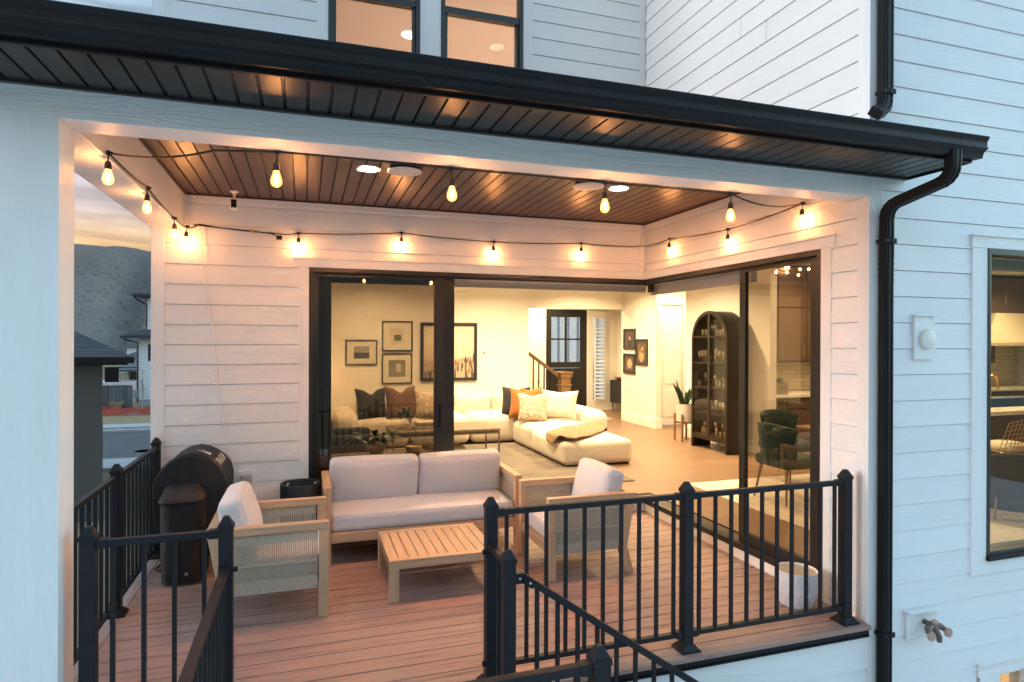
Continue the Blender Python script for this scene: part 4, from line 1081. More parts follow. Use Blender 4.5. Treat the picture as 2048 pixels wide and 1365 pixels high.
def floral():
    n = N('blossom print fabric'); v = n.coord((1,1,1))
    vo = n.node('ShaderNodeTexVoronoi'); vo.inputs['Scale'].default_value = 13; vo.inputs['Randomness'].default_value = .8; n.l(v, vo.inputs['Vector'])
    c = n.ramp(vo.outputs['Distance'], [(.30,(.60,.53,.44)),(.42,(.50,.40,.30)),(.5,(.36,.22,.12)),(.75,(.52,.42,.33))])
    n.base(n.mix(n.math('MULTIPLY', n.noise(v, 30, 3), .35), c, (.55,.47,.38))); n.set(rough=.95); return n.m
FLO = floral()
DKP = fabric('charcoal pillow fabric', (.035,.032,.03)); RST = fabric('rust velvet', (.36,.13,.035)); BRN = fabric('brown pillow fabric', (.16,.085,.055))
GP = 'throw pillows on the cream sectional'
pil('large cream scatter pillow against the arm of the sectional', (.56,6.72,.775), -38, -14, .64, .50, .26, SOFA, .06, grp=GP)
pil('charcoal pillow behind the rust one in the sofa corner', (-.13,7.02,.82), -28, -14, .50, .52, .18, DKP, .14, grp=GP)
pil('rust velvet pillow with a dented top in the sofa corner', (-.03,6.86,.80), -30, -16, .52, .53, .18, RST, .17, grp=GP)
pil('rust velvet pillow half hidden behind the blossom pillow', (.17,6.96,.81), 20, -14, .48, .50, .17, RST, .14, grp=GP)
pil('blossom-patterned beige pillow at the front of the corner group', (.02,6.58,.765), -16, -18, .50, .48, .18, FLO, .13, grp=GP)
pil('dark grey dented pillow at the left end, seen through the glass', (-2.55,7.15,.83), 12, -16, .52,   .54, .2, DKP, .33, grp=GP)
pil('brown dented pillow between the grey and patterned ones behind glass', (-2.08,7.12,.85), 8, -14, .53, .55, .2, BRN, .33, grp=GP)
pil('patterned beige pillow right of the brown one, behind the glass', (-1.62,7.08,.80), -6, -18, .50, .48, .2, FLO, .14, grp=GP)
# knitted throw
m = MB(); nx, ny = 40, 26
def thr(u, v):
    wv = .70*(v-.5)*(.55+.15*math.sin(u*4)); x = -.24+u*1.16-wv; y = 4.88+u*1.10+wv
    top = F+.025+.36+.012
    edge = .885-x; el_ = x+.205
    zz = top+.012*math.sin(u*23)*math.sin(v*9)+.010*mn.noise(Vector((u*5,v*4,0)))+.03*math.exp(-((v-.5)/.25)**2)
    if edge < 0: zz -= min(.33, -edge*1.0); x = .885+min(.03,-edge*.2)+.01*math.sin(v*20)
    if el_ < 0: zz -= min(.10, -el_*.8); x = -.205+max(-.03, el_*.25)
    return (x, y+.04*mn.noise(Vector((u*4,v*3,5))), zz)
for i in range(nx+1):
    for j in range(ny+1): m.v.append(thr(i/nx, j/ny))
for i in range(nx):
    for j in range(ny): m.face((i*(ny+1)+j,(i+1)*(ny+1)+j,(i+1)*(ny+1)+j+1,i*(ny+1)+j+1))
def knit():
    n = N('chunky knit wool'); v = n.coord(); w = n.node('ShaderNodeTexVoronoi'); w.inputs['Scale'].default_value = 34; n.l(v, w.inputs['Vector'])
    n.base(n.ramp(w.outputs['Distance'], [(.1,(.42,.29,.17)),(.6,(.22,.14,.075))])); n.set(rough=1); n.bump(n.math('SUBTRACT', 1, w.outputs['Distance']), 1, .012); return n.m
o = solo('knitted_throw', 'chunky tan knitted throw lying across the chaise', 'blanket', m, knit(), (.5,5.5,.57), smooth=60)
sol = o.modifiers.new('thickness', 'SOLIDIFY'); sol.thickness = .018; sol.offset = 1
# low table
t = thing('low_table', 'long low table with a tan top and thin metal frame before the sectional', 'table', (-1.6,6.1,F))
BRM = plain('brushed bronze frame', (.20,.16,.12), .4, .6)
a,b,c,d,z = -2.40,-.79,5.745,6.50,.557
m = MB(); m.puff(((a+b)/2,(c+d)/2,z-.02), (b-a,d-c,.07), .03, 14, (0,0,.012)); part(t, 'top', m, plain('tan tufted leather', (.17,.115,.075), .55, 0, .25, 12, bs=.4, bscale=14, bdist=.008), smooth=60)
m = MB(); w = .022
for x in (a+.02,b-.02):
    for y in (c+.02,d-.02): m.box(x-w/2,x+w/2,y-w/2,y+w/2,F,z-.05)
for y in (c+.02,d-.02): m.box(a+.03,b-.03,y-w/2,y+w/2,z-.075,z-.053); m.box(a+.03,b-.03,y-w/2,y+w/2,F+.0,F+.02)
for x in (a+.02,b-.02,(a+b)/2): m.box(x-w/2,x+w/2,c+.03,d-.03,z-.075,z-.053); m.box(x-w/2,x+w/2,c+.03,d-.03,F,F+.02)
part(t, 'frame', m, BRM)
m = MB(); m.box(a+.35,b-.5,c+.15,d-.15,z-.30,z-.28); part(t, 'cane_shelf', m, plain('cane', (.30,.2,.11), .7, 0, .3, 90))
BK = [(.62,.58,.5),(.25,.22,.2),(.55,.45,.32)]
for k in range(3):
    m = MB(); zz = z+.03+k*.028; m.box(-2.05+.02*k,-1.70-.015*k,5.9,6.16,zz,zz+.026)
    solo('book', ('cream book at the bottom of the stack on the low table','dark book in the middle of the stack on the low table','tan book on top of the stack on the low table')[k], 'book', m, plain('book cover %d' % k, BK[k], .6), group='books on the low table')
LEAF = plain('leaf green', (.045,.085,.028), .45, 0, .35, 12); LEAFD = plain('dark leaf', (.022,.045,.022), .4, 0, .4, 10)
def leaf(m, p, d, L, w, up=(0,0,1), droop=.3, seg=6):
    p = Vector(p); d = Vector(d).normalized(); s = d.cross(Vector(up))
    if s.length < .05: s = Vector((1,0,0))
    s.normalize(); n0 = len(m.v)
    for i in range(seg+1):
        f = i/seg; c = p+d*L*f-Vector((0,0,droop*L*f*f)); ww = w*math.sin(math.pi*min(1,f*.93+.07))**.8*.5
        m.v += [tuple(c-s*ww+Vector((0,0,ww*.3))), tuple(c), tuple(c+s*ww+Vector((0,0,ww*.3)))]
    for i in range(seg):
        q = n0+i*3; m.face((q,q+1,q+4,q+3)); m.face((q+1,q+2,q+5,q+4))
t = thing('vase_of_greenery', 'glass vase of leafy stems on the books of the low table', 'vase', (-2.12,5.98,z+.03))
m = MB(); m.lathe([(.045,0),(.055,.02),(.05,.12),(.058,.16)], (-2.18,6.0,z+.025), 16); part(t, 'vase', m, GLC, smooth=50)
m = MB()
for k in range(46):
    a_ = random.uniform(0,6.28); e = random.uniform(.2,1.3); leaf(m, (-2.18+.05*math.cos(a_),6.0+.05*math.sin(a_),z+.16+random.uniform(0,.12)), (math.cos(a_)*math.cos(e),math.sin(a_)*math.cos(e),math.sin(e)), random.uniform(.08,.14), .05)
part(t, 'foliage', m, LEAF)
# rug
def rugm():
    n = N('striped woven rug'); o = n.sep(n.coord()); s = n.noise(n.comb(n.math('MULTIPLY', o[0], .8), n.math('MULTIPLY', o[1], 26), 0), 1.5, 4)
    s2 = n.noise(n.comb(n.math('MULTIPLY', o[0], 26), n.math('MULTIPLY', o[1], 40), 0), 1.2, 2)
    n.base(n.mix(n.math('MULTIPLY', s2, .5), n.ramp(s, [(.35,(.035,.027,.022)),(.5,(.16,.125,.095)),(.65,(.30,.24,.185))]), (.13,.10,.08))); n.set(rough=1); n.bump(s, .8, .008); return n.m
m = MB(); m.box(-3.2,.35,3.75,6.95,F+.001,F+.014); solo('striped_rug', 'dark and beige striped woven rug under the chaise', 'rug', m, rugm())
def marble(name, c1, c2):
    n = N(name); f = n.noise(n.coord((1,1,1)), 3, 8, 2.5); n.base(n.ramp(f, [(.42,c1),(.5,c2),(.56,c1)])); n.set(rough=.95); return n.m
m = MB(); m.box(.88,3.6,.45,3.42,F+.001,F+.010); solo('pale_rug', 'pale veined rug under the dining table and chairs', 'rug', m, marble('pale veined rug', (.62,.55,.45), (.50,.43,.34)))
m = MB(); m.box(1.6,2.95,9.3,10.7,F+.001,F+.010); solo('entry_rug', 'patterned tan rug on the floor before the front door', 'rug', m, marble('tan entry rug', (.52,.40,.28), (.16,.10,.07)))
# roller shades over the open corner
SHD = plain('grey-beige shade fabric', (.40,.36,.33), .85, 0, .03, 4)
m = MB(); m.box(-2.10,.13,3.115,3.165,2.437,2.505); m.tube([(-2.09,3.14,2.437),(.13,3.14,2.437)], .008, 8)
solo('roller_shade', 'rolled-up grey shade across the top of the wide door opening', 'shade', m, SHD, group='roller shades at the open corner')
m = MB(); m.box(.175,.235,1.38,3.10,2.405,2.505); m.tube([(.205,1.38,2.405),(.205,3.10,2.405)], .008, 8)
solo('roller_shade', 'rolled-up grey shade across the top of the side opening by the right glass door', 'shade', m, SHD, group='roller shades at the open corner')
m = MB(); m.box(1.14,2.70,.165,.215,2.43,2.515); solo('roller_shade', 'rolled-up grey shade inside the top of the dining window', 'shade', m, SHD)
# floor lamp and grey armchair behind the left glass
t = thing('floor_lamp', 'lit floor lamp with a pale shade behind the left edge of the glass door', 'lamp', (-3.32,7.62,F))
m = MB(); m.lathe([(.14,0),(.14,.02),(.012,.03),(.012,1.05)], (-3.32,7.62,F), 20); part(t, 'stand', m, BLK, smooth=40)
m = MB(); m.lathe([(.16,1.02),(.13,1.32)], (-3.32,7.62,F), 24); part(t, 'lamp_shade', m, glow('lit lamp shade', (1,.68,.34), 1.2))
t = thing('grey_lounge_chair', 'dark grey lounge chair inside, behind the left glass door', 'armchair', (-3.1,4.9,F))
GRY = fabric('dark grey upholstery', (.055,.055,.055))
m = MB(); m.puff((-3.12,4.75,F+.30), (.75,.7,.28), .09, 12, (0,0,.02)); part(t, 'seat', m, GRY, smooth=60)
m = MB(); m.puff((-3.36,4.75,F+.50), (.22,.78,.62), .09, 12, (.02,0,0)); part(t, 'backrest', m, GRY, smooth=60)
for yy in (4.42, 5.08):
    m = MB(); m.puff((-3.12,yy,F+.42), (.72,.16,.42), .07, 10); part(t, 'arm', m, GRY, smooth=60)
for x in (-3.42,-2.82):
    for yy in (4.45,5.05): m = MB(); m.tube([(x,yy,F),(x,yy,F+.18)], .02, 8); part(t, 'leg', m, BLK)
t = thing('plant_table', 'narrow dark table just inside the left glass door', 'table', (-2.75,3.75,F))
m = MB(); m.box(-3.35,-2.28,3.58,3.90,.60,.63); part(t, 'top', m, plain('dark walnut', (.09,.05,.03), .45), bevel=.004)
for x in (-3.32,-2.34):
    for yy in (3.61,3.84): m = MB(); m.box(x,x+.03,yy,yy+.03,F,.60); part(t, 'leg', m, BLK)
t = thing('leafy_houseplant', 'trailing green houseplant in a bowl just inside the left glass door', 'plant', (-2.83,3.74,.63))
m = MB(); m.lathe([(.06,0),(.10,.05),(.105,.10),(.095,.10),(.09,.07),(0,.07)], (-2.83,3.74,.63), 20); part(t, 'pot', m, plain('stone pot', (.32,.28,.22), .7), smooth=50)
m = MB()
for k in range(30):
    a_ = random.uniform(0,6.28); e = random.uniform(.15,1.1); r = random.uniform(.02,.18)
    leaf(m, (-2.83+r*math.cos(a_),3.74+r*.6*math.sin(a_),.74+random.uniform(0,.10)), (math.cos(a_)*math.cos(e),.6*math.sin(a_)*math.cos(e),math.sin(e)), random.uniform(.12,.22), random.uniform(.07,.11), droop=.5)
part(t, 'foliage', m, LEAF, smooth=60)
t = thing('candle_bowl', 'round cream candle bowl beside the houseplant behind the glass', 'candle', (-2.42,3.74,.63))
m = MB(); m.lathe([(.05,0),(.085,.02),(.09,.07),(.082,.075),(.078,.06),(0,.055)], (-2.42,3.74,.63), 24); part(t, 'bowl', m, plain('cream bowl', (.62,.55,.38), .5), smooth=50)
# portraits on the right-hand wall
def portrait(label, y0, y1, z0, z1, bg, skin, hair, cloth, mode):
    X = 3.05; t = thing('framed_photograph', label, 'picture', (X,(y0+y1)/2,z0), 'framed portraits in the hall')
    m = MB(); f = .03
    m.box(X-.03,X-.001,y0,y0+f,z0,z1); m.box(X-.03,X-.001,y1-f,y1,z0,z1); m.box(X-.03,X-.001,y0+f,y1-f,z0,z0+f); m.box(X-.03,X-.001,y0+f,y1-f,z1-f,z1); part(t, 'frame', m, FB)
    m = MB(); m.box(X-.014,X-.002,y0+f,y1-f,z0+f,z1-f); mt = part(t, 'mat_board', m, plain('dark mat board', (.07,.055,.04), .8))
    w = (y1-y0); h = z1-z0; a, b, c, d = y0+w*.2, y1-w*.2, z0+h*.19, z1-h*.2
    m = MB(); m.box(X-.017,X-.0145,a,b,c,d); pr_ = part(mt, 'print', m, plain('portrait ground', bg, .6, 0, .35, 5))
    def oval(cy_, cz, ry, rz, col, dx):
        m = MB(); m.poly([(X-.0172-dx, cy_+ry*math.cos(k*math.pi/10), cz+rz*math.sin(k*math.pi/10)) for k in range(20)]); part(pr_, 'figure', m, plain('print tone', col, .6, 0, .12, 20))
    yc = (a+b)/2; zc = (c+d)/2
    if mode == 0: oval(yc-.02, zc-.10, .10, .10, cloth, .0004); oval(yc-.02, zc+.03, .045, .06, hair, .0008); oval(yc-.02, zc+.015, .032, .045, skin, .0012)
    elif mode == 1: oval(yc-.0, zc-.00, w*.27, h*.28, hair, .0004); oval(yc-.02, zc-.0, w*.19, h*.235, skin, .0008); [oval(yc-.02+s*.045, zc+.04, .014, .007, hair, .0012) for s in (-1,1)]; oval(yc-.02, zc-.075, .03, .011, (.45,.16,.12), .0012)
    else: oval(yc, zc-.06, .09, .15, cloth, .0004); oval(yc-.02, zc+.07, .06, .09, hair, .0008); oval(yc-.03, zc+.07, .035, .05, skin, .0012)
portrait('black-framed portrait of a dark-clothed figure, upper one beside the foyer', 8.55,9.055,1.684,2.127,(.10,.05,.03),(.55,.34,.22),(.03,.02,.015),(.03,.025,.03),0)
portrait('black-framed close-up portrait of a smiling face, lower one beside the foyer', 8.55,9.055,1.164,1.593,(.18,.08,.04),(.60,.36,.24),(.16,.07,.03),(.2,.1,.06),1)
portrait('black-framed portrait of a long-haired figure, right of the other two', 8.043,8.523,1.365,1.905,(.16,.09,.04),(.55,.36,.2),(.03,.02,.015),(.42,.28,.14),2)
def outlet(label, b, ax, name='wall_socket', cat='socket'):
    m = MB(); m.box(*b); solo(name, label, cat, m, WTRIM, bevel=.002)
outlet('white wall socket low on the wall below the portraits', (3.042,3.051,8.50,8.58,.40,.52), 'x')
outlet('white triple light switch on the wall left of the arched cabinet', (3.072,3.081,6.42,6.60,1.16,1.30), 'x', 'light_switch', 'switch')
outlet('white wide light switch on the wall seen through the right glass door', (3.072,3.081,4.62,4.86,1.22,1.36), 'x', 'light_switch', 'switch')
# foyer stair rail
t = thing('stair_banister', 'wooden banister with black balusters and a square newel in the foyer', 'banister', (1.8,9.5,F))
OAK = wood('stained oak', (.30,.175,.08), (.16,.085,.04), 2, .5); OAKX = wood('stained oak rail', (.20,.115,.055), (.11,.06,.03), 0, .45)
m = MB(); m.box(1.72,1.93,9.4,9.61,F,1.06); m.box(1.70,1.95,9.38,9.63,F,F+.25); m.box(1.70,1.95,9.38,9.63,.88,.91); m.box(1.695,1.955,9.375,9.635,1.06,1.09); m.box(1.67,1.98,9.35,9.66,1.155,1.185); m.box(1.69,1.96,9.37,9.64,1.09,1.155)
nw = part(t, 'newel_post', m, OAK, bevel=.006)
m = MB(); m.box(1.755,1.895,9.392,9.40,.45,.82); part(nw, 'panel', m, OAK, bevel=.004)
m = MB(); m.bar((1.74,9.5,1.06),(.2,9.5,2.15),.06,.07); part(t, 'hand_rail', m, OAKX, bevel=.01)
m = MB(); m.bar((1.33,10.5,1.19),(.2,10.5,1.95),.06,.07); part(t, 'hand_rail', m, OAKX, bevel=.01)
for k in range(9):
    x = 1.60-k*.125; zt = 1.03+(1.74-x)*.708; m = MB(); m.box(x-.0115,x+.0115,9.488,9.512,F+.0+max(0,(1.5-x))*.70,zt)
    if k % 2: m.lathe([(.008,-.04),(.02,-.015),(.022,0),(.02,.015),(.008,.04)], (x,9.5,zt-.42), 8)
    part(t, 'baluster', m, BLK)
for k in range(5):
    x = 1.28-k*.2; zt = 1.19+(1.33-x)*.67; m = MB(); m.box(x-.0115,x+.0115,10.488,10.512,F,zt-.03); part(t, 'baluster', m, BLK)
m = MB(); m.box(1.78,1.86,9.46,9.54,1.187,1.20); m.box(1.80,1.93,9.40,9.42,1.187,1.196); solo('trinket', 'small dark trinket lying on top of the newel post', 'trinket', m, plain('dark trinket', (.05,.03,.02), .5))
t = thing('staircase', 'wooden stairs climbing to the left behind the banister', 'staircase', (.8,10,F))
m = MB()
for k in range(6):
    x = 1.55-k*.27; m.box(x-.29,x,9.52,10.48,F+.18*(k+1)-.03,F+.18*(k+1))
part(t, 'tread', m, OAKX)
m = MB()
for k in range(6):
    x = 1.55-k*.27; m.box(x-.27,x-.02,9.53,10.47,F,F+.18*(k+1)-.03)
part(t, 'riser', m, WTRIM)
t = thing('foyer_console', 'dark console on tapered legs at the right of the foyer', 'console', (3.85,10.6,F))
m = MB(); m.box(3.70,3.94,10.2,11.0,.33,.89); part(t, 'body', m, plain('black lacquer', (.02,.016,.014), .35), bevel=.006)
for yy in (10.25,10.95):
    m = MB(); m.tube([(3.76,yy,.33),(3.735,yy,F)], [.02,.01], 8); part(t, 'leg', m, plain('walnut leg', (.1,.05,.03), .5))
m = MB(); m.lathe([(.04,0),(.10,.03),(.12,.075),(.11,.075),(.09,.04),(0,.03)], (3.80,10.7,.89), 20); solo('wooden_bowl', 'small wooden bowl on the foyer console', 'bowl', m, plain('wooden bowl', (.30,.12,.05), .5), smooth=50)
t = thing('evergreen_shrub', 'narrow evergreen shrub outside the front side light', 'shrub', (3.75,12.3,F-.3))
m = MB(); m.tube([(3.75,12.3,F-.3),(3.75,12.3,1.2)], [.04,.015], 6); part(t, 'trunk', m, OAKX)
m = MB()
for k in range(700):
    h = random.random(); a_ = random.uniform(0,6.28); r = .30*(1-h*.85)*random.uniform(.5,1)
    leaf(m, (3.75+r*math.cos(a_),12.3+r*math.sin(a_),F-.1+h*1.35), (math.cos(a_),math.sin(a_),.8), .12, .03, seg=2)
part(t, 'foliage', m, LEAFD)
# snake plant
t = thing('snake_plant', 'snake plant in a pale pot on a wooden mid-century stand', 'plant', (2.75,6.3,F))
m = MB(); c = (2.75,6.3,0); m.lathe([(.11,.455),(.135,.47),(.14,.77),(.128,.77),(.125,.74),(0,.735)], c, 28); part(t, 'pot', m, plain('speckled pale pot', (.56,.50,.44), .6, 0, .12, 60), smooth=50)
TK = plain('teak stand', (.26,.105,.045), .45); m = MB()
for a_ in (45,135,225,315):
    x = c[0]+.165*math.cos(R(a_)); yv = c[1]+.165*math.sin(R(a_)); m.box(x-.014,x+.014,yv-.014,yv+.014,F,.60)
m.bar((c[0]-.115,c[1]-.115,.44),(c[0]+.115,c[1]+.115,.44),.02,.03); m.bar((c[0]-.115,c[1]+.115,.441),(c[0]+.115,c[1]-.115,.441),.02,.03); part(t, 'stand', m, TK)
m = MB()
for k in range(15):
    a_ = k*2.4; e = random.uniform(1.0,1.45); rr = .07*random.random(); L = random.uniform(.28,.52)
    if k == 0: a_, e, L = 3.5, .95, .56
    leaf(m, (c[0]+rr*math.cos(a_),c[1]+rr*math.sin(a_),.73), (math.cos(a_)*math.cos(e),math.sin(a_)*math.cos(e),math.sin(e)), L, .06, (math.sin(a_),-math.cos(a_),.3), .05)
part(t, 'foliage', m, LEAFD, smooth=60)
# arched cabinet
CB = plain('dark bronze cabinet metal', (.014,.009,.006), .38, .1, .15, 6)
t = thing('arched_cabinet', 'tall dark arched display cabinet with glass doors full of glasses', 'cabinet', (2.75,5.37,F))
y0, y1, xf, xb = 4.905, 5.835, 2.58, 2.94; yc = (y0+y1)/2; R_ = (y1-y0)/2; zs = 2.352-R_
def archp(r, zb, n=26):
    return [(yc-r, zb)]+[(yc-r*math.cos(math.pi*k/n), zs+r*math.sin(math.pi*k/n)) for k in range(n+1)]+[(yc+r, zb)]
def archband(m, r0, r1, zb, xa, xb_):
    a = archp(r0, zb); b = archp(r1, zb)
    for i in range(len(a)-1):
        for x in (xa, xb_): m.quad((x,*a[i]),(x,*a[i+1]),(x,*b[i+1]),(x,*b[i]))
        m.quad((xa,*a[i]),(xb_,*a[i]),(xb_,*a[i+1]),(xa,*a[i+1])); m.quad((xa,*b[i]),(xb_,*b[i]),(xb_,*b[i+1]),(xa,*b[i+1]))
    for p, q in ((a[0],b[0]),(a[-1],b[-1])): m.quad((xa,*p),(xb_,*p),(xb_,*q),(xa,*q))
m = MB(); archband(m, R_, R_-.022, F, xf+.022, xb); part(t, 'carcass', m, CB, smooth=40)
m = MB(); m.poly([(xb-.01,*p) for p in archp(R_-.02, .3)]); part(t, 'back_panel', m, plain('cabinet back', (.05,.032,.02), .5))
m = MB(); archband(m, R_+.004, R_-.048, F, xf, xf+.022); m.box(xf+.001,xf+.021,yc-.028,yc+.028,.34,2.31); m.box(xf-.001,xf+.023,y0+.03,y1-.03,.28,.34)
dr = part(t, 'door_frame', m, CB, smooth=40)
m = MB(); m.poly([(xf+.012,*p) for p in archp(R_-.04, .33)]); part(dr, 'pane', m, glassmat('cabinet glass', (.90,.87,.80), 1.45, 0, .01))
SHZ = (.335,.70,1.115,1.515,1.94)
m = MB()
for z in SHZ: m.box(xf+.0225, xb-.012, y0+.023, y1-.023, z-.012, z+.006)
m.box(xf+.03, xb-.012, y0+.023, y1-.023, .28, .30); part(t, 'shelf', m, CB)
m = MB()
for z in SHZ[1:]: m.box(xf+.002, xf+.018, y0+.045, y1-.045, z-.012, z+.008)
part(dr, 'glazing_bar', m, CB)
m = MB(); m.tube([(xf-.0,y1-.08,.45),(xf-.02,y1-.08,.45)], .008); 
GL2 = glassmat('drinking glass', (.86,.85,.80), 1.6, .06, .30)
m = MB(); m.lathe([(.028,0),(.03,.004),(.036,.12),(.034,.12),(.028,.012),(0,.01)], (0,0,0), 12); mt_ = link('drinking_glass', m, GL2, None, smooth=40)
m = MB(); m.lathe([(.034,0),(.034,.004),(.005,.01),(.004,.08),(.024,.10),(.042,.13),(.044,.155),(.036,.20),(.034,.20),(.042,.155),(.022,.105),(0,.098)], (0,0,0), 12); mg_ = link('wine_glass', m, GL2, None, smooth=50)
first = {}
for si, z in enumerate(SHZ):
    shn = ('lowest','second lowest','middle','second highest','highest')[si]
    for row in range(2):
        for k in range(9):
            y = y0+.09+k*.094; x = xf+.10+row*.12
            if si == 4 and abs(y-yc) > .36: continue
            if abs(y-yc) < .035 or (k > 5 and random.random() < .45): continue
            src, nm = ((mg_, 'wine glass') if (si+row) % 2 else (mt_, 'tumbler'))
            if src in first: o = src.copy(); COL.objects.link(o)
            else: o = src; first[src] = 1
            o.location = (x+random.uniform(-.01,.01), y+random.uniform(-.012,.012), z+.006)
            s = random.uniform(.85,1.12); o.scale = (s,s,s*random.uniform(.9,1.15))
            o['label'] = 'clear %s standing on the %s shelf of the arched cabinet' % (nm, shn); o['category'] = 'glass'; o['group'] = 'drinking glasses in the arched cabinet'
# dining room and kitchen
GRN = fabric('dark green velvet', (.022,.042,.030)); BRL = plain('bronze chair leg', (.22,.14,.08), .4, .7)
def dchair(label, loc, rz, mt, name='dining_chair', b0=.40, bh=.45, br=.27):
    t = thing(name, label, 'chair', (0,0,0), 'dining chairs')
    m = MB(); m.puff((0,0,.43), (.52,.52,.12), .05, 12, (0,0,.015)); part(t, 'seat', m, mt, smooth=60)
    m = MB(); n0 = len(m.v)
    for i in range(17):
        a_ = R(-62+i*124/16)
        for j in range(9):
            h = j/8; r = br+.05*h; zz = b0+bh*h-.05*h*(abs(i-8)/8)**2
            m.v.append((-r*math.cos(a_)*1.0+.02, r*math.sin(a_), zz))
    for i in range(16):
        for j in range(8): m.face((i*9+j,(i+1)*9+j,(i+1)*9+j+1,i*9+j+1))
    b = part(t, 'backrest', m, mt, smooth=60); so = b.modifiers.new('padding', 'SOLIDIFY'); so.thickness = .045; so.offset = 0
    for sx in (-1,1):
        for sy_ in (-1,1):
            m = MB(); m.tube([(sx*.19,sy_*.19,.40),(sx*.25,sy_*.25,0)], [.016,.009], 8); part(t, 'leg', m, BRL, smooth=50)
    t.location = loc; t.rotation_euler = (0,0,R(rz)); return t
dchair('dark green velvet dining chair facing right, behind the right glass door', (1.52,2.42,F+.012), 0, GRN)
dchair('dark green velvet dining chair at the far side of the dining table', (2.25,3.25,F+.012), -90, GRN)
dchair('charcoal dining chair nearest the dining window', (3.2,1.22,F+.012), 58, fabric('charcoal upholstery', (.05,.046,.044)), b0=.10, bh=.57, br=.30)
t = thing('dining_table', 'round-edged wooden dining table among green chairs', 'table', (2.5,2.35,F))
m = MB(); m.puff((2.75,2.30,.855), (1.5,1.1,.05), .024, 10); part(t, 'top', m, wood('walnut table', (.22,.12,.06), (.12,.06,.03), 0, .4), smooth=60)
m = MB(); m.lathe([(.36,0),(.36,.02),(.10,.08),(.08,.4),(.14,.70),(.2,.712)], (2.75,2.30,F+.012), 28); part(t, 'pedestal', m, BLK, smooth=40)
t = thing('chandelier', 'cluster chandelier of small glowing bulbs above the dining table', 'chandelier', (1.75,2.5,3.15))
m = MB(); m.tube([(1.62,2.55,3.15),(1.62,2.55,2.70)], .008, 6)
pts = [(-.12,.05,2.66),(-.05,-.06,2.70),(.03,.05,2.66),(.12,-.05,2.69),(.20,.06,2.64),(.27,-.02,2.70)]
for p in pts: m.tube([(1.62,2.55,2.70),(1.62+p[0],2.55+p[1],p[2])], .005, 5)
part(t, 'stem', m, BRM)
for p in pts: m = MB(); m.lathe([(0,-.015),(.011,-.010),(.015,0),(.011,.010),(0,.015)], (1.62+p[0],2.55+p[1],p[2]), 10); part(t, 'bulb', m, glow('chandelier bulb', (1,.45,.15), 6), smooth=60)
DKW = wood('dark stained oak', (.13,.085,.058), (.075,.046,.032), 2, .5)
t = thing('kitchen_units', 'dark wooden kitchen cupboards with a pale worktop', 'kitchen unit', (6,5.3,F))
m = MB(); m.box(3.22,10,5.0,5.6,F+.1,.97); part(t, 'base_cupboard', m, DKW)
m = MB()
for k in range(12):
    x = 3.24+k*.56; m.box(x,x+.54,4.98,5.0,.78,.95); m.box(x,x+.54,4.98,5.0,F+.12,.765)
dd = part(t, 'cupboard_door', m, DKW, bevel=.003)
m = MB()
for k in range(12): x = 3.24+k*.56; m.tube([(x+.2,4.96,.87),(x+.34,4.96,.87)], .006, 6)
part(dd, 'handle', m, BRM)
m = MB(); m.box(3.21,10,4.95,5.6,.97,1.01); part(t, 'worktop', m, plain('pale quartz', (.70,.67,.58), .3))
m = MB(); m.box(3.22,7.4,5.25,5.6,1.52,3.1); part(t, 'wall_cupboard', m, DKW)
m = MB()
for k in range(7):
    x = 3.24+k*.59; m.box(x,x+.57,5.23,5.25,1.55,2.42); m.box(x,x+.57,5.23,5.25,2.44,3.05)
dd = part(t, 'cupboard_door', m, DKW, bevel=.003)
m = MB()
for k in range(7): m.tube([(3.30+k*.59,5.2,1.62),(3.30+k*.59,5.2,1.80)], .007, 6); m.tube([(3.74+k*.59,5.2,1.62),(3.74+k*.59,5.2,1.80)], .007, 6)
part(dd, 'handle', m, plain('brass pull', (.55,.36,.14), .35, .9))
m = MB(); m.box(7.4,10,5.25,5.6,2.42,3.1); m.box(7.4,8.55,5.25,5.6,1.85,2.42); m.box(7.4,8.95,5.3,5.6,1.47,1.85); part(t, 'wall_cupboard', m, DKW)
m = MB(); m.tube([(8.45,5.22,2.60),(8.45,5.22,2.78)], .009, 6); m.tube([(9.1,5.22,2.60),(9.1,5.22,2.78)], .009, 6); part(t, 'handle', m, plain('brass pull', (.55,.36,.14), .35, .9))
def tiles():
    n = N('stacked wall tiles'); o = n.sep(n.coord()); b = n.node('ShaderNodeTexBrick'); n.l(n.comb(o[0], o[2], 0), b.inputs['Vector'])
    b.inputs['Scale'].default_value = 1; b.inputs['Brick Width'].default_value = .30; b.inputs['Row Height'].default_value = .07; b.inputs['Mortar Size'].default_value = .004
    b.inputs['Color1'].default_value = (.66,.58,.44,1); b.inputs['Color2'].default_value = (.56,.48,.36,1); b.inputs['Mortar'].default_value = (.34,.28,.2,1)
    n.l(b.outputs['Color'], n.b.inputs['Base Color']); n.set(rough=.25); return n.m
m = MB(); m.box(3.22,10,5.585,5.598,1.01,2.5); part(t, 'tiled_splashback', m, tiles())
t = thing('range_hood', 'cream sloped range hood over the cooker, seen through the dining window', 'hood', (9.2,5.2,1.8))
m = MB(); HC = plain('cream hood plaster', (.72,.60,.42), .6, 0, .02, 3)
y_ = 4.95; n0 = len(m.v)
m.v += [(8.2,y_,1.86),(10,y_,1.86),(10,5.6,1.86),(8.2,5.6,1.86),(8.82,5.2,2.42),(10,5.2,2.42),(10,5.6,2.42),(8.82,5.6,2.42)]
for q in ((0,3,2,1),(4,5,6,7),(0,1,5,4),(1,2,6,5),(2,3,7,6),(3,0,4,7)): m.face([n0+i for i in q])
part(t, 'canopy', m, HC)
m = MB(); m.box(8.19,10,y_-.01,5.6,1.80,1.86); part(t, 'lower_band', m, plain('hood band', (.60,.48,.32), .6))
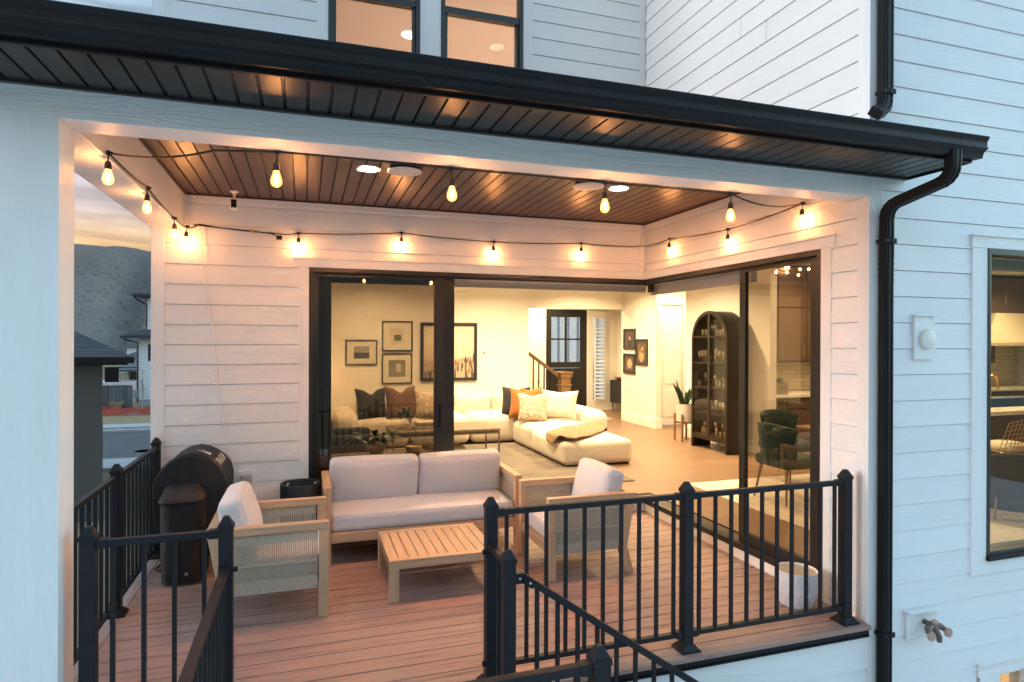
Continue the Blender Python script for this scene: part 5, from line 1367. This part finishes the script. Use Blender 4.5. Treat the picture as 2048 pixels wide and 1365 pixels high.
t = thing('kitchen_island', 'kitchen island with a pale top and dark base behind the dining window', 'island', (6.5,3.1,F))
m = MB(); m.box(4.55,9.5,2.62,3.9,F,.935); part(t, 'base', m, DKW)
m = MB(); m.box(4.45,9.6,2.45,4.0,.935,.985); part(t, 'worktop', m, plain('pale stone top', (.66,.62,.54), .3))
t = thing('island_tap', 'tall curved brass tap on the kitchen island', 'tap', (5.5,3.0,.985))
m = MB(); m.tube([(5.48,3.0,.985),(5.48,3.0,1.33)]+[(5.48+.075-.075*math.cos(R(a_)),3.0,1.33+.085*math.sin(R(a_))) for a_ in range(0,181,20)]+[(5.63,3.0,1.22)], .017, 10); part(t, 'spout', m, plain('brushed brass', (.60,.36,.13), .3, .9), smooth=60)
m = MB(); m.lathe([(.035,0),(.035,.02),(.02,.03)], (5.48,3.0,.985), 14); part(t, 'base_ring', m, plain('brushed brass', (.60,.36,.13), .3, .9), smooth=40)
t = thing('wire_stool', 'gold wire stool with a white seat pad by the kitchen island', 'stool', (4.42,2.1,F))
GW = plain('gold wire', (.55,.36,.16), .35, .9); m = MB()
def shell(u, v):   # u across, v up
    return (4.42+u*.26*(1-.1*v), 1.93-.10*v+.06*u*u, .58+.40*v-.05*u*u*v)
for k in range(11): m.tube([shell(-1+.2*k, j/6) for j in range(7)], .0045, 5)
for k in range(8): m.tube([shell(-1+j/6, k/7) for j in range(13)], .0045, 5)
for k in range(9): m.tube([(4.18+k*.06,1.94,.58),(4.18+k*.06,2.28,.60)], .0045, 5)
part(t, 'wire_shell', m, GW)
m = MB(); m.puff((4.44,2.10,.625), (.42,.36,.09), .04, 10, (0,0,.02)); part(t, 'seat_pad', m, fabric('white seat pad', (.68,.60,.46)), smooth=60)
for sx in (-1,1):
    for sy_ in (-1,1): m = MB(); m.tube([(4.42+sx*.15,2.1+sy_*.13,.58),(4.42+sx*.2,2.1+sy_*.18,F)], .007, 6); part(t, 'leg', m, GW)
t = thing('counter_plant', 'spiky green plant in a stone pot on the kitchen worktop', 'plant', (3.72,5.12,1.01))
m = MB(); m.box(3.56,3.86,5.03,5.2,1.01,1.20); part(t, 'pot', m, plain('stone trough', (.22,.18,.14), .7), bevel=.01)
m = MB()
for k in range(22):
    a_ = random.uniform(0,6.28); e = random.uniform(.4,1.3); leaf(m, (3.70+random.uniform(-.08,.08),5.1,1.19), (math.cos(a_)*math.cos(e),math.sin(a_)*math.cos(e),math.sin(e)), random.uniform(.15,.32), .035, droop=.5)
part(t, 'foliage', m, LEAF, smooth=60)
# upstairs pendant and indoor downlights
t = thing('pendant_lamp', 'lit dome pendant lamp seen through the left upstairs window', 'pendant lamp', (-2.33,4.5,5.9))
m = MB(); m.tube([(-2.36,4.5,5.62),(-2.36,4.5,5.5+.42)], .01, 6); m.lathe([(.02,.0),(.05,-.02),(.12,-.07),(.165,-.15),(.17,-.20)], (-2.36,4.5,5.60+.26), 28); part(t, 'shade', m, plain('white enamel', (.5,.46,.42), .4), smooth=60)
m = MB(); m.lathe([(0,-.26),(.09,-.245),(.15,-.21),(.165,-.19)], (-2.36,4.5,5.60+.26), 24); part(t, 'diffuser', m, glow('pendant diffuser', (1,.86,.66), 3), smooth=60)
DL = glow('indoor downlight lens', (1,.72,.42), 9)
def downlight(label, x, y, z, watts, col=(1,.70,.38), size=.16, spread=150, lens=True):
    t = thing('indoor_downlight', label, 'downlight', (x,y,z), 'indoor recessed downlights')
    m = MB(); m.lathe([(.07,-.003),(.09,-.008),(.095,0)], (x,y,z), 24); part(t, 'trim_ring', m, WTRIM, smooth=40)
    m = MB(); m.lathe([(0,-.002),(.07,-.002)], (x,y,z), 16); part(t, 'lens', m, DL)
    la = bpy.data.lights.new('downlight lamp', 'AREA'); la.shape = 'DISK'; la.size = size; la.energy = watts*.158; la.color = col; la.spread = R(spread)
    lo = bpy.data.objects.new('lamp', la); COL.objects.link(lo); lo.parent = t; lo.location = (0,0,-.02)
    return t
WC = (1,.77,.45)
for lb, x, y, w in (('living room downlight over the left end of the sectional', -2.4, 6.7, 70), ('living room downlight over the corner of the sectional', -.3, 6.4, 85), ('living room downlight above the striped rug', -1.2, 4.4, 60), ('living room downlight above the oak floor by the cabinet', 1.6, 5.6, 85),
                    ('living room downlight above the floor near the portraits', 1.9, 7.9, 60), ('dining room downlight behind the right glass door', 1.4, 3.4, 34), ('kitchen downlight over the island', 5.6, 3.2, 46), ('kitchen downlight by the range hood', 8.6, 4.3, 32), ('kitchen downlight over the plant worktop', 3.9, 4.4, 52), ('dining room downlight near the window', 3.2, 1.6, 38)):
    downlight(lb, x, y, 3.15, w, WC)
downlight('foyer downlight in front of the front door', 1.9, 10.2, 3.15, 60, WC)
downlight('stair downlight left of the front door', .95, 10.7, 3.15, 30, WC)
downlight('hall downlight by the white hall door', 3.6, 7.4, 3.15, 30, WC)
downlight('upstairs downlight seen through the right upstairs window', -1.256, 4.46, 5.62, 125, (1,.80,.66))
downlight('basement downlight behind the lowest window', 1.9, 1.2, -.3, 30, WC)

# ================================================================== OUTSIDE
GZ = -2.2
def ground_mat():
    n = N('winter ground'); v = n.coord(); f = n.noise(v, .25, 6); g = n.noise(v, 9, 4)
    n.base(n.mix(n.math('MULTIPLY', g, .5), n.ramp(f, [(.3,(.20,.155,.10)),(.7,(.27,.21,.135))]), (.15,.115,.075))); n.set(rough=.95, spec=.1); n.bump(g, .6, .05); return n.m
m = MB(); m.box(-900,900,-500,900,GZ-.3,GZ); setting('ground', m, ground_mat())
ASP = plain('worn asphalt', (.075,.075,.082), .85, 0, .18, 1.2, bs=.2, bscale=60)
CON = plain('pale concrete', (.36,.36,.37), .85, 0, .1, 2)
m = MB(); m.box(-120,60,20.6,27.9,GZ,GZ+.004); setting('road', m, ASP)
m = MB(); m.box(-120,60,18.9,20.45,GZ+.0,GZ+.11); setting('pavement', m, CON)
m = MB(); m.box(-120,60,27.9,28.15,GZ,GZ+.12); m.box(-120,60,20.45,20.6,GZ,GZ+.12); setting('kerb', m, CON, bevel=.02)
m = MB(); m.box(-120,60,28.9,30.1,GZ+.0,GZ+.115); setting('pavement', m, CON)
m = MB(); m.lathe([(0,.006),(.32,.006)], (-9.1,22.6,GZ), 20); solo('manhole_cover', 'pale round manhole cover in the grey road', 'manhole cover', m, plain('manhole iron', (.13,.13,.14), .7))
m = MB(); m.box(-16,16,-15,-.0,GZ,GZ+.02); setting('patio', m, plain('pale bounce slab', (.68,.68,.67), .85, 0, .08, 2))  # unseen pale slab, added to bounce light up onto the front beam
m = MB(); m.box(-60,40,30.1,34.2,GZ,GZ+.03); setting('lawn', m, plain('dry winter lawn', (.26,.185,.095), .95, 0, .2, 6, bs=.5, bscale=40, bdist=.03))
m = MB(); m.box(-60,40,34.2,40.5,GZ,GZ+.02); setting('mulch_bed', m, plain('red brown mulch', (.17,.10,.068), .95, 0, .35, 3, bs=.6, bscale=30, bdist=.04))
m = MB()
for k in range(170):
    x = random.uniform(-15.5,-10.5); y = random.uniform(34.6,37.6); a_ = random.uniform(-.4,.4); L = random.uniform(.3,1.1); z = GZ+.03+random.uniform(0,.22)*(1 if random.random() < .4 else .3)
    m.bar((x,y,z),(x+L*math.cos(a_),y+L*math.sin(a_),z+random.uniform(-.03,.08)),.02,.03)
setting('orange_netting', m, plain('orange red netting', (.50,.09,.05), .7), kind='stuff')
# neighbouring grey building
t = thing('stucco_garage', 'dark grey stucco building with a black shingled hip roof', 'building', (-11,15,GZ))
STU = plain('grey green stucco', (.085,.092,.09), .9, 0, .12, .9, bs=.5, bscale=90, bdist=.006)
m = MB(); m.prism([(-14,13),(-7.883,13),(-9.75,19),(-14,19)], 'z', GZ, 1.40); m.prism([(-14,12.99),(-7.873,12.99),(-9.74,19.01),(-14,19.01)], 'z', GZ, 0); part(t, 'wall', m, STU)
SHG = N('dark asphalt shingles'); o_ = SHG.sep(SHG.coord()); bk = SHG.node('ShaderNodeTexBrick'); SHG.l(SHG.comb(SHG.math('ADD', o_[0], o_[1]), o_[2], 0), bk.inputs['Vector'])
bk.inputs['Scale'].default_value = 1; bk.inputs['Brick Width'].default_value = .33; bk.inputs['Row Height'].default_value = .055; bk.inputs['Mortar Size'].default_value = .006
bk.inputs['Color1'].default_value = (.055,.06,.07,1); bk.inputs['Color2'].default_value = (.035,.038,.045,1); bk.inputs['Mortar'].default_value = (.012,.012,.014,1)
SHG.l(bk.outputs['Color'], SHG.b.inputs['Base Color']); SHG.set(rough=.9); SHG = SHG.m
m = MB(); e0, e1, f0, f1, ze = -14.6, -7.15, 12.45, 19.6, 1.475
m.poly([(e0,f0,ze),(e1,f0,ze),(e1-3.5,16,2.75),(e0+3.5,16,2.75)]); ex = e1-2.25; m.poly([(e1,f0,ze),(ex,f1,ze),(e1-3.5,16,2.75)]); m.poly([(ex,f1,ze),(e0,f1,ze),(e0+3.5,16,2.75),(e1-3.5,16,2.75)]); m.poly([(e0,f1,ze),(e0,f0,ze),(e0+3.5,16,2.75)])
part(t, 'roof', m, SHG)
m = MB(); m.prism([(e1+.02,f0-.02),(ex+.02,f1),(ex-.1,f1),(e1-.13,f0+.1),(e0,f0+.1),(e0,f0-.02)], 'z', 1.34, 1.472); part(t, 'gutter', m, BLK)
m = MB(); m.prism([(e1-.13,f0+.1),(ex-.1,f1),(ex-.76,f1),(e1-.76,13.0),(e0,13.0),(e0,f0+.1)], 'z', 1.30, 1.34); part(t, 'eave_soffit', m, BLK)
# two-storey white house
t = thing('neighbour_house', 'tall white two-storey house with black roofs across the road', 'house', (-9,44,GZ))
HS = N('far white siding'); o_ = HS.sep(HS.coord()); fr_ = HS.math('FRACT', HS.math('DIVIDE', o_[2], .178)); HS.base(HS.mix(HS.math('LESS_THAN', fr_, .1), (.74,.74,.74), (.36,.36,.38))); HS.set(rough=.7); HS = HS.m
m = MB(); m.box(-13.18,-2,40,50,GZ+.35,2.0); part(t, 'lower_wall', m, HS)
m = MB(); m.box(-12.78,-2,40.4,50,2.0,4.35); part(t, 'upper_wall', m, HS)
m = MB(); m.box(-13.16,-2,40.03,50,GZ,GZ+.35); part(t, 'footing', m, CON)
m = MB(); m.poly([(-13.95,39.2,2.06),(-1,39.2,2.06),(-1,41,2.62),(-12.6,41,2.62)]); m.poly([(-13.95,39.2,2.06),(-12.6,41,2.62),(-12.6,50,2.62),(-13.95,50,2.06)]); m.box(-13.97,-1,39.18,50,1.90,2.05)
part(t, 'lower_roof', m, SHG)
m = MB(); m.poly([(-13.45,39.6,4.58),(-1,39.6,4.58),(-1,43,5.5),(-11,43,5.5)]); m.poly([(-13.45,39.6,4.58),(-11,43,5.5),(-11,50,5.5),(-13.45,50,4.58)]); m.box(-13.47,-1,39.58,50,4.42,4.57)
part(t, 'upper_roof', m, SHG)
m = MB(); m.tube([(-13.8,39.4,1.92),(-13.75,39.5,1.8),(-13.22,39.95,1.62),(-13.22,39.95,GZ+.2)], .05, 6); m.tube([(-13.35,39.7,4.45),(-13.3,39.8,4.3),(-12.84,40.3,3.95),(-12.84,40.3,2.6)], .05, 6); part(t, 'downspout', m, BLK)
for z0, z1, y, x in ((.52,1.53,40,-12.65),(3.0,4.2,40.4,-12.55)):
    m = MB(); m.box(x,x+1.2,y-.03,y,z0,z1); w = part(t, 'window', m, BLK); m = MB(); m.box(x+.08,x+1.12,y-.036,y-.03,z0+.08,z1-.08); part(w, 'pane', m, plain('dark window glass', (.05,.06,.08), .1))
m = MB(); m.box(-13.4,-13.2,39.7,39.95,GZ+.5,GZ+1.0); m.tube([(-13.3,39.85,GZ+.5),(-13.3,39.85,GZ)], .05, 6); part(t, 'gas_meter', m, plain('meter grey', (.30,.31,.32), .5))
# fence, far houses
t = thing('board_fence', 'grey board fence beside the white house across the road', 'fence', (-15,38,GZ))
m = MB()
for k in range(22): x = -17.2+k*.19; m.box(x,x+.175,38.0+(k % 2)*.015,38.04,GZ,-.84+.02*(k/22))
m.box(-17.2,-13.2,37.98,38.02,-.86,-.80); part(t, 'board', m, plain('grey fence boards', (.12,.125,.125), .85, 0, .15, 3))
m = MB()
for k in range(5): x = -17.2+k*.93; m.box(x,x+.10,37.93,38.0,GZ,-.80)
part(t, 'fence_post', m, plain('grey fence post', (.10,.105,.105), .85))
t = thing('low_far_house', 'low white house with a grey roof and a dark patio, beyond the fence', 'house', (-17,62,GZ))
m = MB(); m.box(-19.0,-12,62,68,GZ,-.8); part(t, 'wall', m, plain('far white wall', (.62,.62,.60), .8))
m = MB(); m.poly([(-20.3,60.5,-.92),(-11,60.5,-.92),(-11,65,.15),(-18,65,.15)]); m.box(-20.3,-11,60.45,60.6,-1.08,-.92); part(t, 'roof', m, plain('grey far roof', (.10,.105,.115), .9))
for xa_, xb_, za_, zb2 in ((-18.8,-17.6,GZ,-1.15),(-17.4,-16.9,GZ+.3,-1.2),(-16.3,-15.4,GZ+.3,-1.25)):
    m = MB(); m.box(xa_,xb_,61.96,62,za_,zb2); part(t, 'window', m, plain('dark far window', (.03,.03,.035), .3))
m = MB(); m.tube([(-20.2,60.7,GZ),(-20.2,60.7,-1)], .07, 6); part(t, 'patio_post', m, BLK)
FW = [(-30,75,8,6,3.2,(.50,.52,.55)),(-21.5,82,6,5,2.6,(.55,.54,.52)),(-13,86,7,6,3.0,(.58,.58,.58)),(-38,95,9,6,3.5,(.40,.42,.46)),(-24,100,8,6,3.8,(.60,.60,.60))]
NM = ('pale blue-grey','beige','white-walled','slate grey','tall white')
for k, (x, y, w, d, h, c) in enumerate(FW):
    t = thing('distant_house', '%s distant house with a dark roof at the foot of the hill' % NM[k], 'house', (x,y,GZ), 'distant houses below the hill')
    m = MB(); m.box(x-w/2,x+w/2,y,y+d,GZ,GZ+h-1); part(t, 'wall', m, plain('distant wall %d' % k, c, .8))
    m = MB(); q = .5; m.poly([(x-w/2-q,y-q,GZ+h-1),(x+w/2+q,y-q,GZ+h-1),(x+w/4,y+d/2,GZ+h),(x-w/4,y+d/2,GZ+h)]); m.poly([(x+w/2+q,y-q,GZ+h-1),(x+w/2+q,y+d+q,GZ+h-1),(x+w/4,y+d/2,GZ+h)]); m.poly([(x-w/2-q,y-q,GZ+h-1),(x-w/4,y+d/2,GZ+h),(x-w/2-q,y+d+q,GZ+h-1)]); part(t, 'roof', m, plain('distant roof', (.05,.052,.06), .9))
    for j in range(3):
        m = MB(); xx = x-w/2+.6+j*w/3.2; m.box(xx,xx+.9,y-.03,y,GZ+.9,GZ+1.9); part(t, 'window', m, plain('dark far window', (.03,.03,.035), .3))
def bare_tree(label, x, y, h, col, seed):
    rnd = random.Random(seed); t = thing('bare_sapling', label, 'tree', (x,y,GZ), 'bare saplings across the road')
    m = MB(); m.tube([(x,y,GZ),(x+.03,y,GZ+h*.5),(x-.02,y,GZ+h)], [.035,.025,.006], 6); part(t, 'trunk', m, col)
    m = MB()
    for k in range(26):
        z = GZ+h*rnd.uniform(.25,.92); a_ = rnd.uniform(0,6.28); L = rnd.uniform(.25,.6)*(1.1-(z-GZ)/h*.6); e = Vector((math.cos(a_)*.6,math.sin(a_)*.6,.8))
        p = Vector((x,y,z)); q = p+e*L; m.tube([p,q], [.010,.004], 4)
        for j in range(3): w = p.lerp(q,.4+.2*j); b = w+Vector((rnd.uniform(-1,1),rnd.uniform(-1,1),.9)).normalized()*L*.45; m.tube([w,b], [.005,.003], 4)
    part(t, 'crown', m, col)
BRK = plain('pale bark', (.30,.25,.22), .9); BRD = plain('reddish twigs', (.15,.09,.075), .9)
bare_tree('slim pale bare sapling before the corner of the white house', -12.35, 37.2, 2.4, BRK, 3)
bare_tree('reddish twiggy bare sapling at the left end of the board fence', -14.25, 36.4, 2.6, BRD, 8)
bare_tree('small dense bare sapling left of the fence near the grey building', -14.7, 37.2, 2.2, BRD, 5)
t = thing('dry_grass_clump', 'pale tan clump of ornamental grass beside the gas meter', 'grass clump', (-13.55,37.6,GZ))
m = MB()
for k in range(160): a_ = random.uniform(0,6.28); leaf(m, (-13.75+.12*math.cos(a_),37.6+.12*math.sin(a_),GZ), (math.cos(a_)*.45,math.sin(a_)*.45,1), random.uniform(.6,1.0), .02, seg=3, droop=.3)
part(t, 'blades', m, plain('dry grass', (.40,.29,.17), .9))
t = thing('balcony_railing', 'short run of black railing above the board fence', 'railing', (-15,44,GZ))
m = MB(); m.box(-15.9,-12.9,43.98,44.02,-.05,.0); m.box(-15.9,-12.9,43.98,44.02,-.95,-.9); m.box(-16.0,-15.2,43.95,44.05,-1.1,.0); part(t, 'frame', m, BLK)
m = MB()
for k in range(16): m.box(-15.1+k*.14,-15.08+k*.14,43.99,44.01,-.9,-.05)
part(t, 'bars', m, BLK)
m = MB(); m.box(-19,-12.9,43.5,46,GZ,-.98); solo('white_retaining_wall', 'white wall under the black railing, behind the board fence', 'wall', m, plain('pale blue white wall', (.60,.62,.64), .8))
# hills
def hill_mat(name, a, b, shrub, sc=1.0):
    n = N(name); v = n.coord(); f = n.noise(v, .018*sc, 7); g = n.noise(v, .16*sc, 5); h = n.noise(v, .9*sc, 4)
    vo = n.node('ShaderNodeTexVoronoi'); vo.inputs['Scale'].default_value = .42*sc; n.l(v, vo.inputs['Vector'])
    low = n.noise(v, .03*sc, 5)
    c = n.ramp(f, [(.35,a),(.65,b)])
    dots = n.math('MULTIPLY', n.math('LESS_THAN', n.math('MULTIPLY_ADD', h, .35, vo.outputs['Distance']), .46), n.math('GREATER_THAN', n.math('ADD', low, g), .98))
    c = n.mix(n.math('MULTIPLY', dots, .55), c, shrub)
    c = n.mix(n.math('MULTIPLY', n.math('SUBTRACT', h, .35), .6), c, shrub)
    n.base(c); n.set(rough=1, spec=.05); n.bump(n.math('ADD', g, n.math('MULTIPLY', h, .4)), .8, 2.5); return n.m
def terrain(name, x0, x1, y0, y1, nx, ny, hf, mt):
    m = MB()
    for i in range(nx+1):
        for j in range(ny+1):
            x = x0+(x1-x0)*i/nx; y = y0+(y1-y0)*j/ny; m.v.append((x,y,hf(x,y)))
    for i in range(nx):
        for j in range(ny): m.face((i*(ny+1)+j,(i+1)*(ny+1)+j,(i+1)*(ny+1)+j+1,i*(ny+1)+j+1))
    return setting(name, m, mt, smooth=180)
def sm(a, b, x):
    t = min(1, max(0, (x-a)/(b-a))); return t*t*(3-2*t)
def hf(x, y):
    az = x/max(y,1); crest = 46.5-28*(az+.31) if az > -.31 else 46.5-10*(az+.31)
    if az > -.1: crest = 40.6-20*(az+.1)
    base = sm(105, 330, y)
    h = crest*base**1.15*(350/350)
    gx = -.258+.10*(y/350-.55)         # gully running up the slope
    gl = math.exp(-((az-gx)/.022)**2)*sm(110,170,y)*(1-sm(220,320,y))
    h -= 7*gl
    nz = mn.noise(Vector((x*.02,y*.012,0)))*5+mn.noise(Vector((x*.06,y*.04,3)))*2+mn.noise(Vector((x*.2,y*.15,7)))*.7
    return GZ-1.5+h+nz*sm(110,180,y)*(1-.75*sm(300,350,y))*1.0
terrain('hillside', -420, 260, 100, 420, 170, 110, hf, hill_mat('dry grass hillside', (.155,.13,.118), (.215,.18,.16), (.05,.045,.046)))
def hb(x, y):
    d = sm(28, 170, -y)*(1+1.3*sm(0,70,x))  # right-hand rise added to keep sky out of the dining window's reflection
    return GZ-1+d*(21+4*math.sin(x*.018))+(mn.noise(Vector((x*.03,y*.03,1)))*4+mn.noise(Vector((x*.12,y*.12,1)))*2)*d
terrain('rear_hillside', -320, 320, -190, -26, 90, 40, hb, hill_mat('wooded rear hillside', (.20,.19,.155), (.28,.26,.21), (.08,.085,.07), 3))
# white gabled neighbour beyond the front door
t = thing('facing_house', 'white board-and-batten house front seen through the front door panes', 'house', (5.5,23,GZ))
m = MB(); m.prism([(2,32),(14,20),(20,26),(8,38)], 'z', GZ, 3.4); part(t, 'wall', m, plain('white battens', (.76,.78,.80), .7))
m = MB()
for k in range(32): x = 2.2+k*.36; m.bar((x-.02,34-x-.02,GZ),(x-.02,34-x-.02,3.4),.06,.06,(1,-1,0)); part(t, 'batten', m, plain('white battens', (.66,.68,.70), .7))
m = MB(); m.prism([(6.2,27.74),(8.0,25.94),(8.06,26.0),(6.26,27.8)], 'z', GZ, 2.18); part(t, 'garage_door', m, plain('white garage door', (.70,.72,.74), .6))

# ================================================================== SKY AND LIGHT
W = bpy.data.worlds.new('World'); SC.world = W; W.use_nodes = True
nt = W.node_tree; bg = nt.nodes['Background']
def nd(ty): return nt.nodes.new(ty)
def ln(a, b): nt.links.new(a, b)
SUN_EL, SUN_AZ = R(9), R(-88)       # azimuth from +Y toward +X; the sun is low on the left, behind the hills
sky = nd('ShaderNodeTexSky'); sky.sky_type = 'NISHITA'; sky.sun_disc = False; sky.sun_elevation = SUN_EL; sky.sun_rotation = SUN_AZ; sky.altitude = 1400; sky.air_density = 1.0; sky.dust_density = 1.2; sky.ozone_density = 1.5
tc = nd('ShaderNodeTexCoord'); sp_ = nd('ShaderNodeSeparateXYZ'); ln(tc.outputs['Generated'], sp_.inputs[0])
mp = nd('ShaderNodeMapping'); mp.inputs['Scale'].default_value = (2.6,2.6,24); ln(tc.outputs['Generated'], mp.inputs[0])
nz = nd('ShaderNodeTexNoise'); nz.inputs['Scale'].default_value = 1.7; nz.inputs['Detail'].default_value = 7; nz.inputs['Distortion'].default_value = .5; ln(mp.outputs[0], nz.inputs['Vector'])
cl = nd('ShaderNodeValToRGB'); cl.color_ramp.elements[0].position = .40; cl.color_ramp.elements[1].position = .62; ln(nz.outputs['Fac'], cl.inputs[0])
el = nd('ShaderNodeValToRGB'); e = el.color_ramp.elements; ln(sp_.outputs[2], el.inputs[0])
e[0].position = .125; e[0].color = (.98,.58,.28,1); e[1].position = .45; e[1].color = (.30,.46,.60,1)
q = e.new(.148); q.color = (.80,.56,.38,1); q = e.new(.172); q.color = (.63,.51,.49,1); q = e.new(.20); q.color = (.57,.50,.53,1); q = e.new(.245); q.color = (.57,.47,.50,1)
sc_ = nd('ShaderNodeVectorMath'); sc_.operation = 'SCALE'; ln(el.outputs[0], sc_.inputs[0])
dt = nd('ShaderNodeVectorMath'); dt.operation = 'DOT_PRODUCT'; dt.inputs[1].default_value = (math.sin(SUN_AZ),math.cos(SUN_AZ),0); ln(tc.outputs['Generated'], dt.inputs[0])
az = nd('ShaderNodeMapRange'); az.inputs[1].default_value = -.35; az.inputs[2].default_value = .2; ln(dt.outputs['Value'], az.inputs[0])
hi = nd('ShaderNodeMapRange'); hi.inputs[1].default_value = .85; hi.inputs[2].default_value = .38; ln(sp_.outputs[2], hi.inputs[0])
f1 = nd('ShaderNodeMath'); f1.operation = 'MULTIPLY'; ln(az.outputs[0], f1.inputs[0]); ln(hi.outputs[0], f1.inputs[1])
c2 = nd('ShaderNodeMath'); c2.operation = 'MULTIPLY_ADD'; c2.inputs[1].default_value = .5; c2.inputs[2].default_value = .60; ln(cl.outputs[0], c2.inputs[0])
f2 = nd('ShaderNodeMath'); f2.operation = 'MULTIPLY'; ln(f1.outputs[0], f2.inputs[0]); f2.inputs[1].default_value = .98; ln(c2.outputs[0], sc_.inputs['Scale'])
mx = nd('ShaderNodeMix'); mx.data_type = 'RGBA'; ln(f2.outputs[0], mx.inputs[0]); ln(sky.outputs[0], mx.inputs[6]); ln(sc_.outputs[0], mx.inputs[7])
tn = nd('ShaderNodeMix'); tn.data_type = 'RGBA'; tn.blend_type = 'MULTIPLY'; tn.inputs[0].default_value = 1; tn.inputs[7].default_value = (1.0,.935,.755,1); ln(sky.outputs[0], tn.inputs[6]); ln(tn.outputs[2], mx.inputs[6])
ln(mx.outputs[2], bg.inputs[0]); bg.inputs[1].default_value = .135
sl_ = bpy.data.lights.new('sun', 'SUN'); sl_.energy = .25; sl_.angle = R(25); sl_.color = (1,.95,.93)
so_ = bpy.data.objects.new('sun', sl_); COL.objects.link(so_)
sd = Vector((math.sin(SUN_AZ)*math.cos(SUN_EL), math.cos(SUN_AZ)*math.cos(SUN_EL), math.sin(SUN_EL)))
so_.rotation_euler = sd.to_track_quat('Z', 'Y').to_euler()
SC.view_settings.view_transform = 'Standard'; SC.view_settings.look = 'None'; SC.view_settings.gamma = 1; SC.view_settings.exposure = 3.2
SC.render.engine = 'CYCLES'
cy_ = SC.cycles; cy_.use_denoising = True; cy_.max_bounces = 9; cy_.diffuse_bounces = 4; cy_.glossy_bounces = 4; cy_.transmission_bounces = 6; cy_.transparent_max_bounces = 14
cy_.sample_clamp_indirect = 6; cy_.caustics_reflective = False; cy_.caustics_refractive = False; cy_.use_light_tree = True
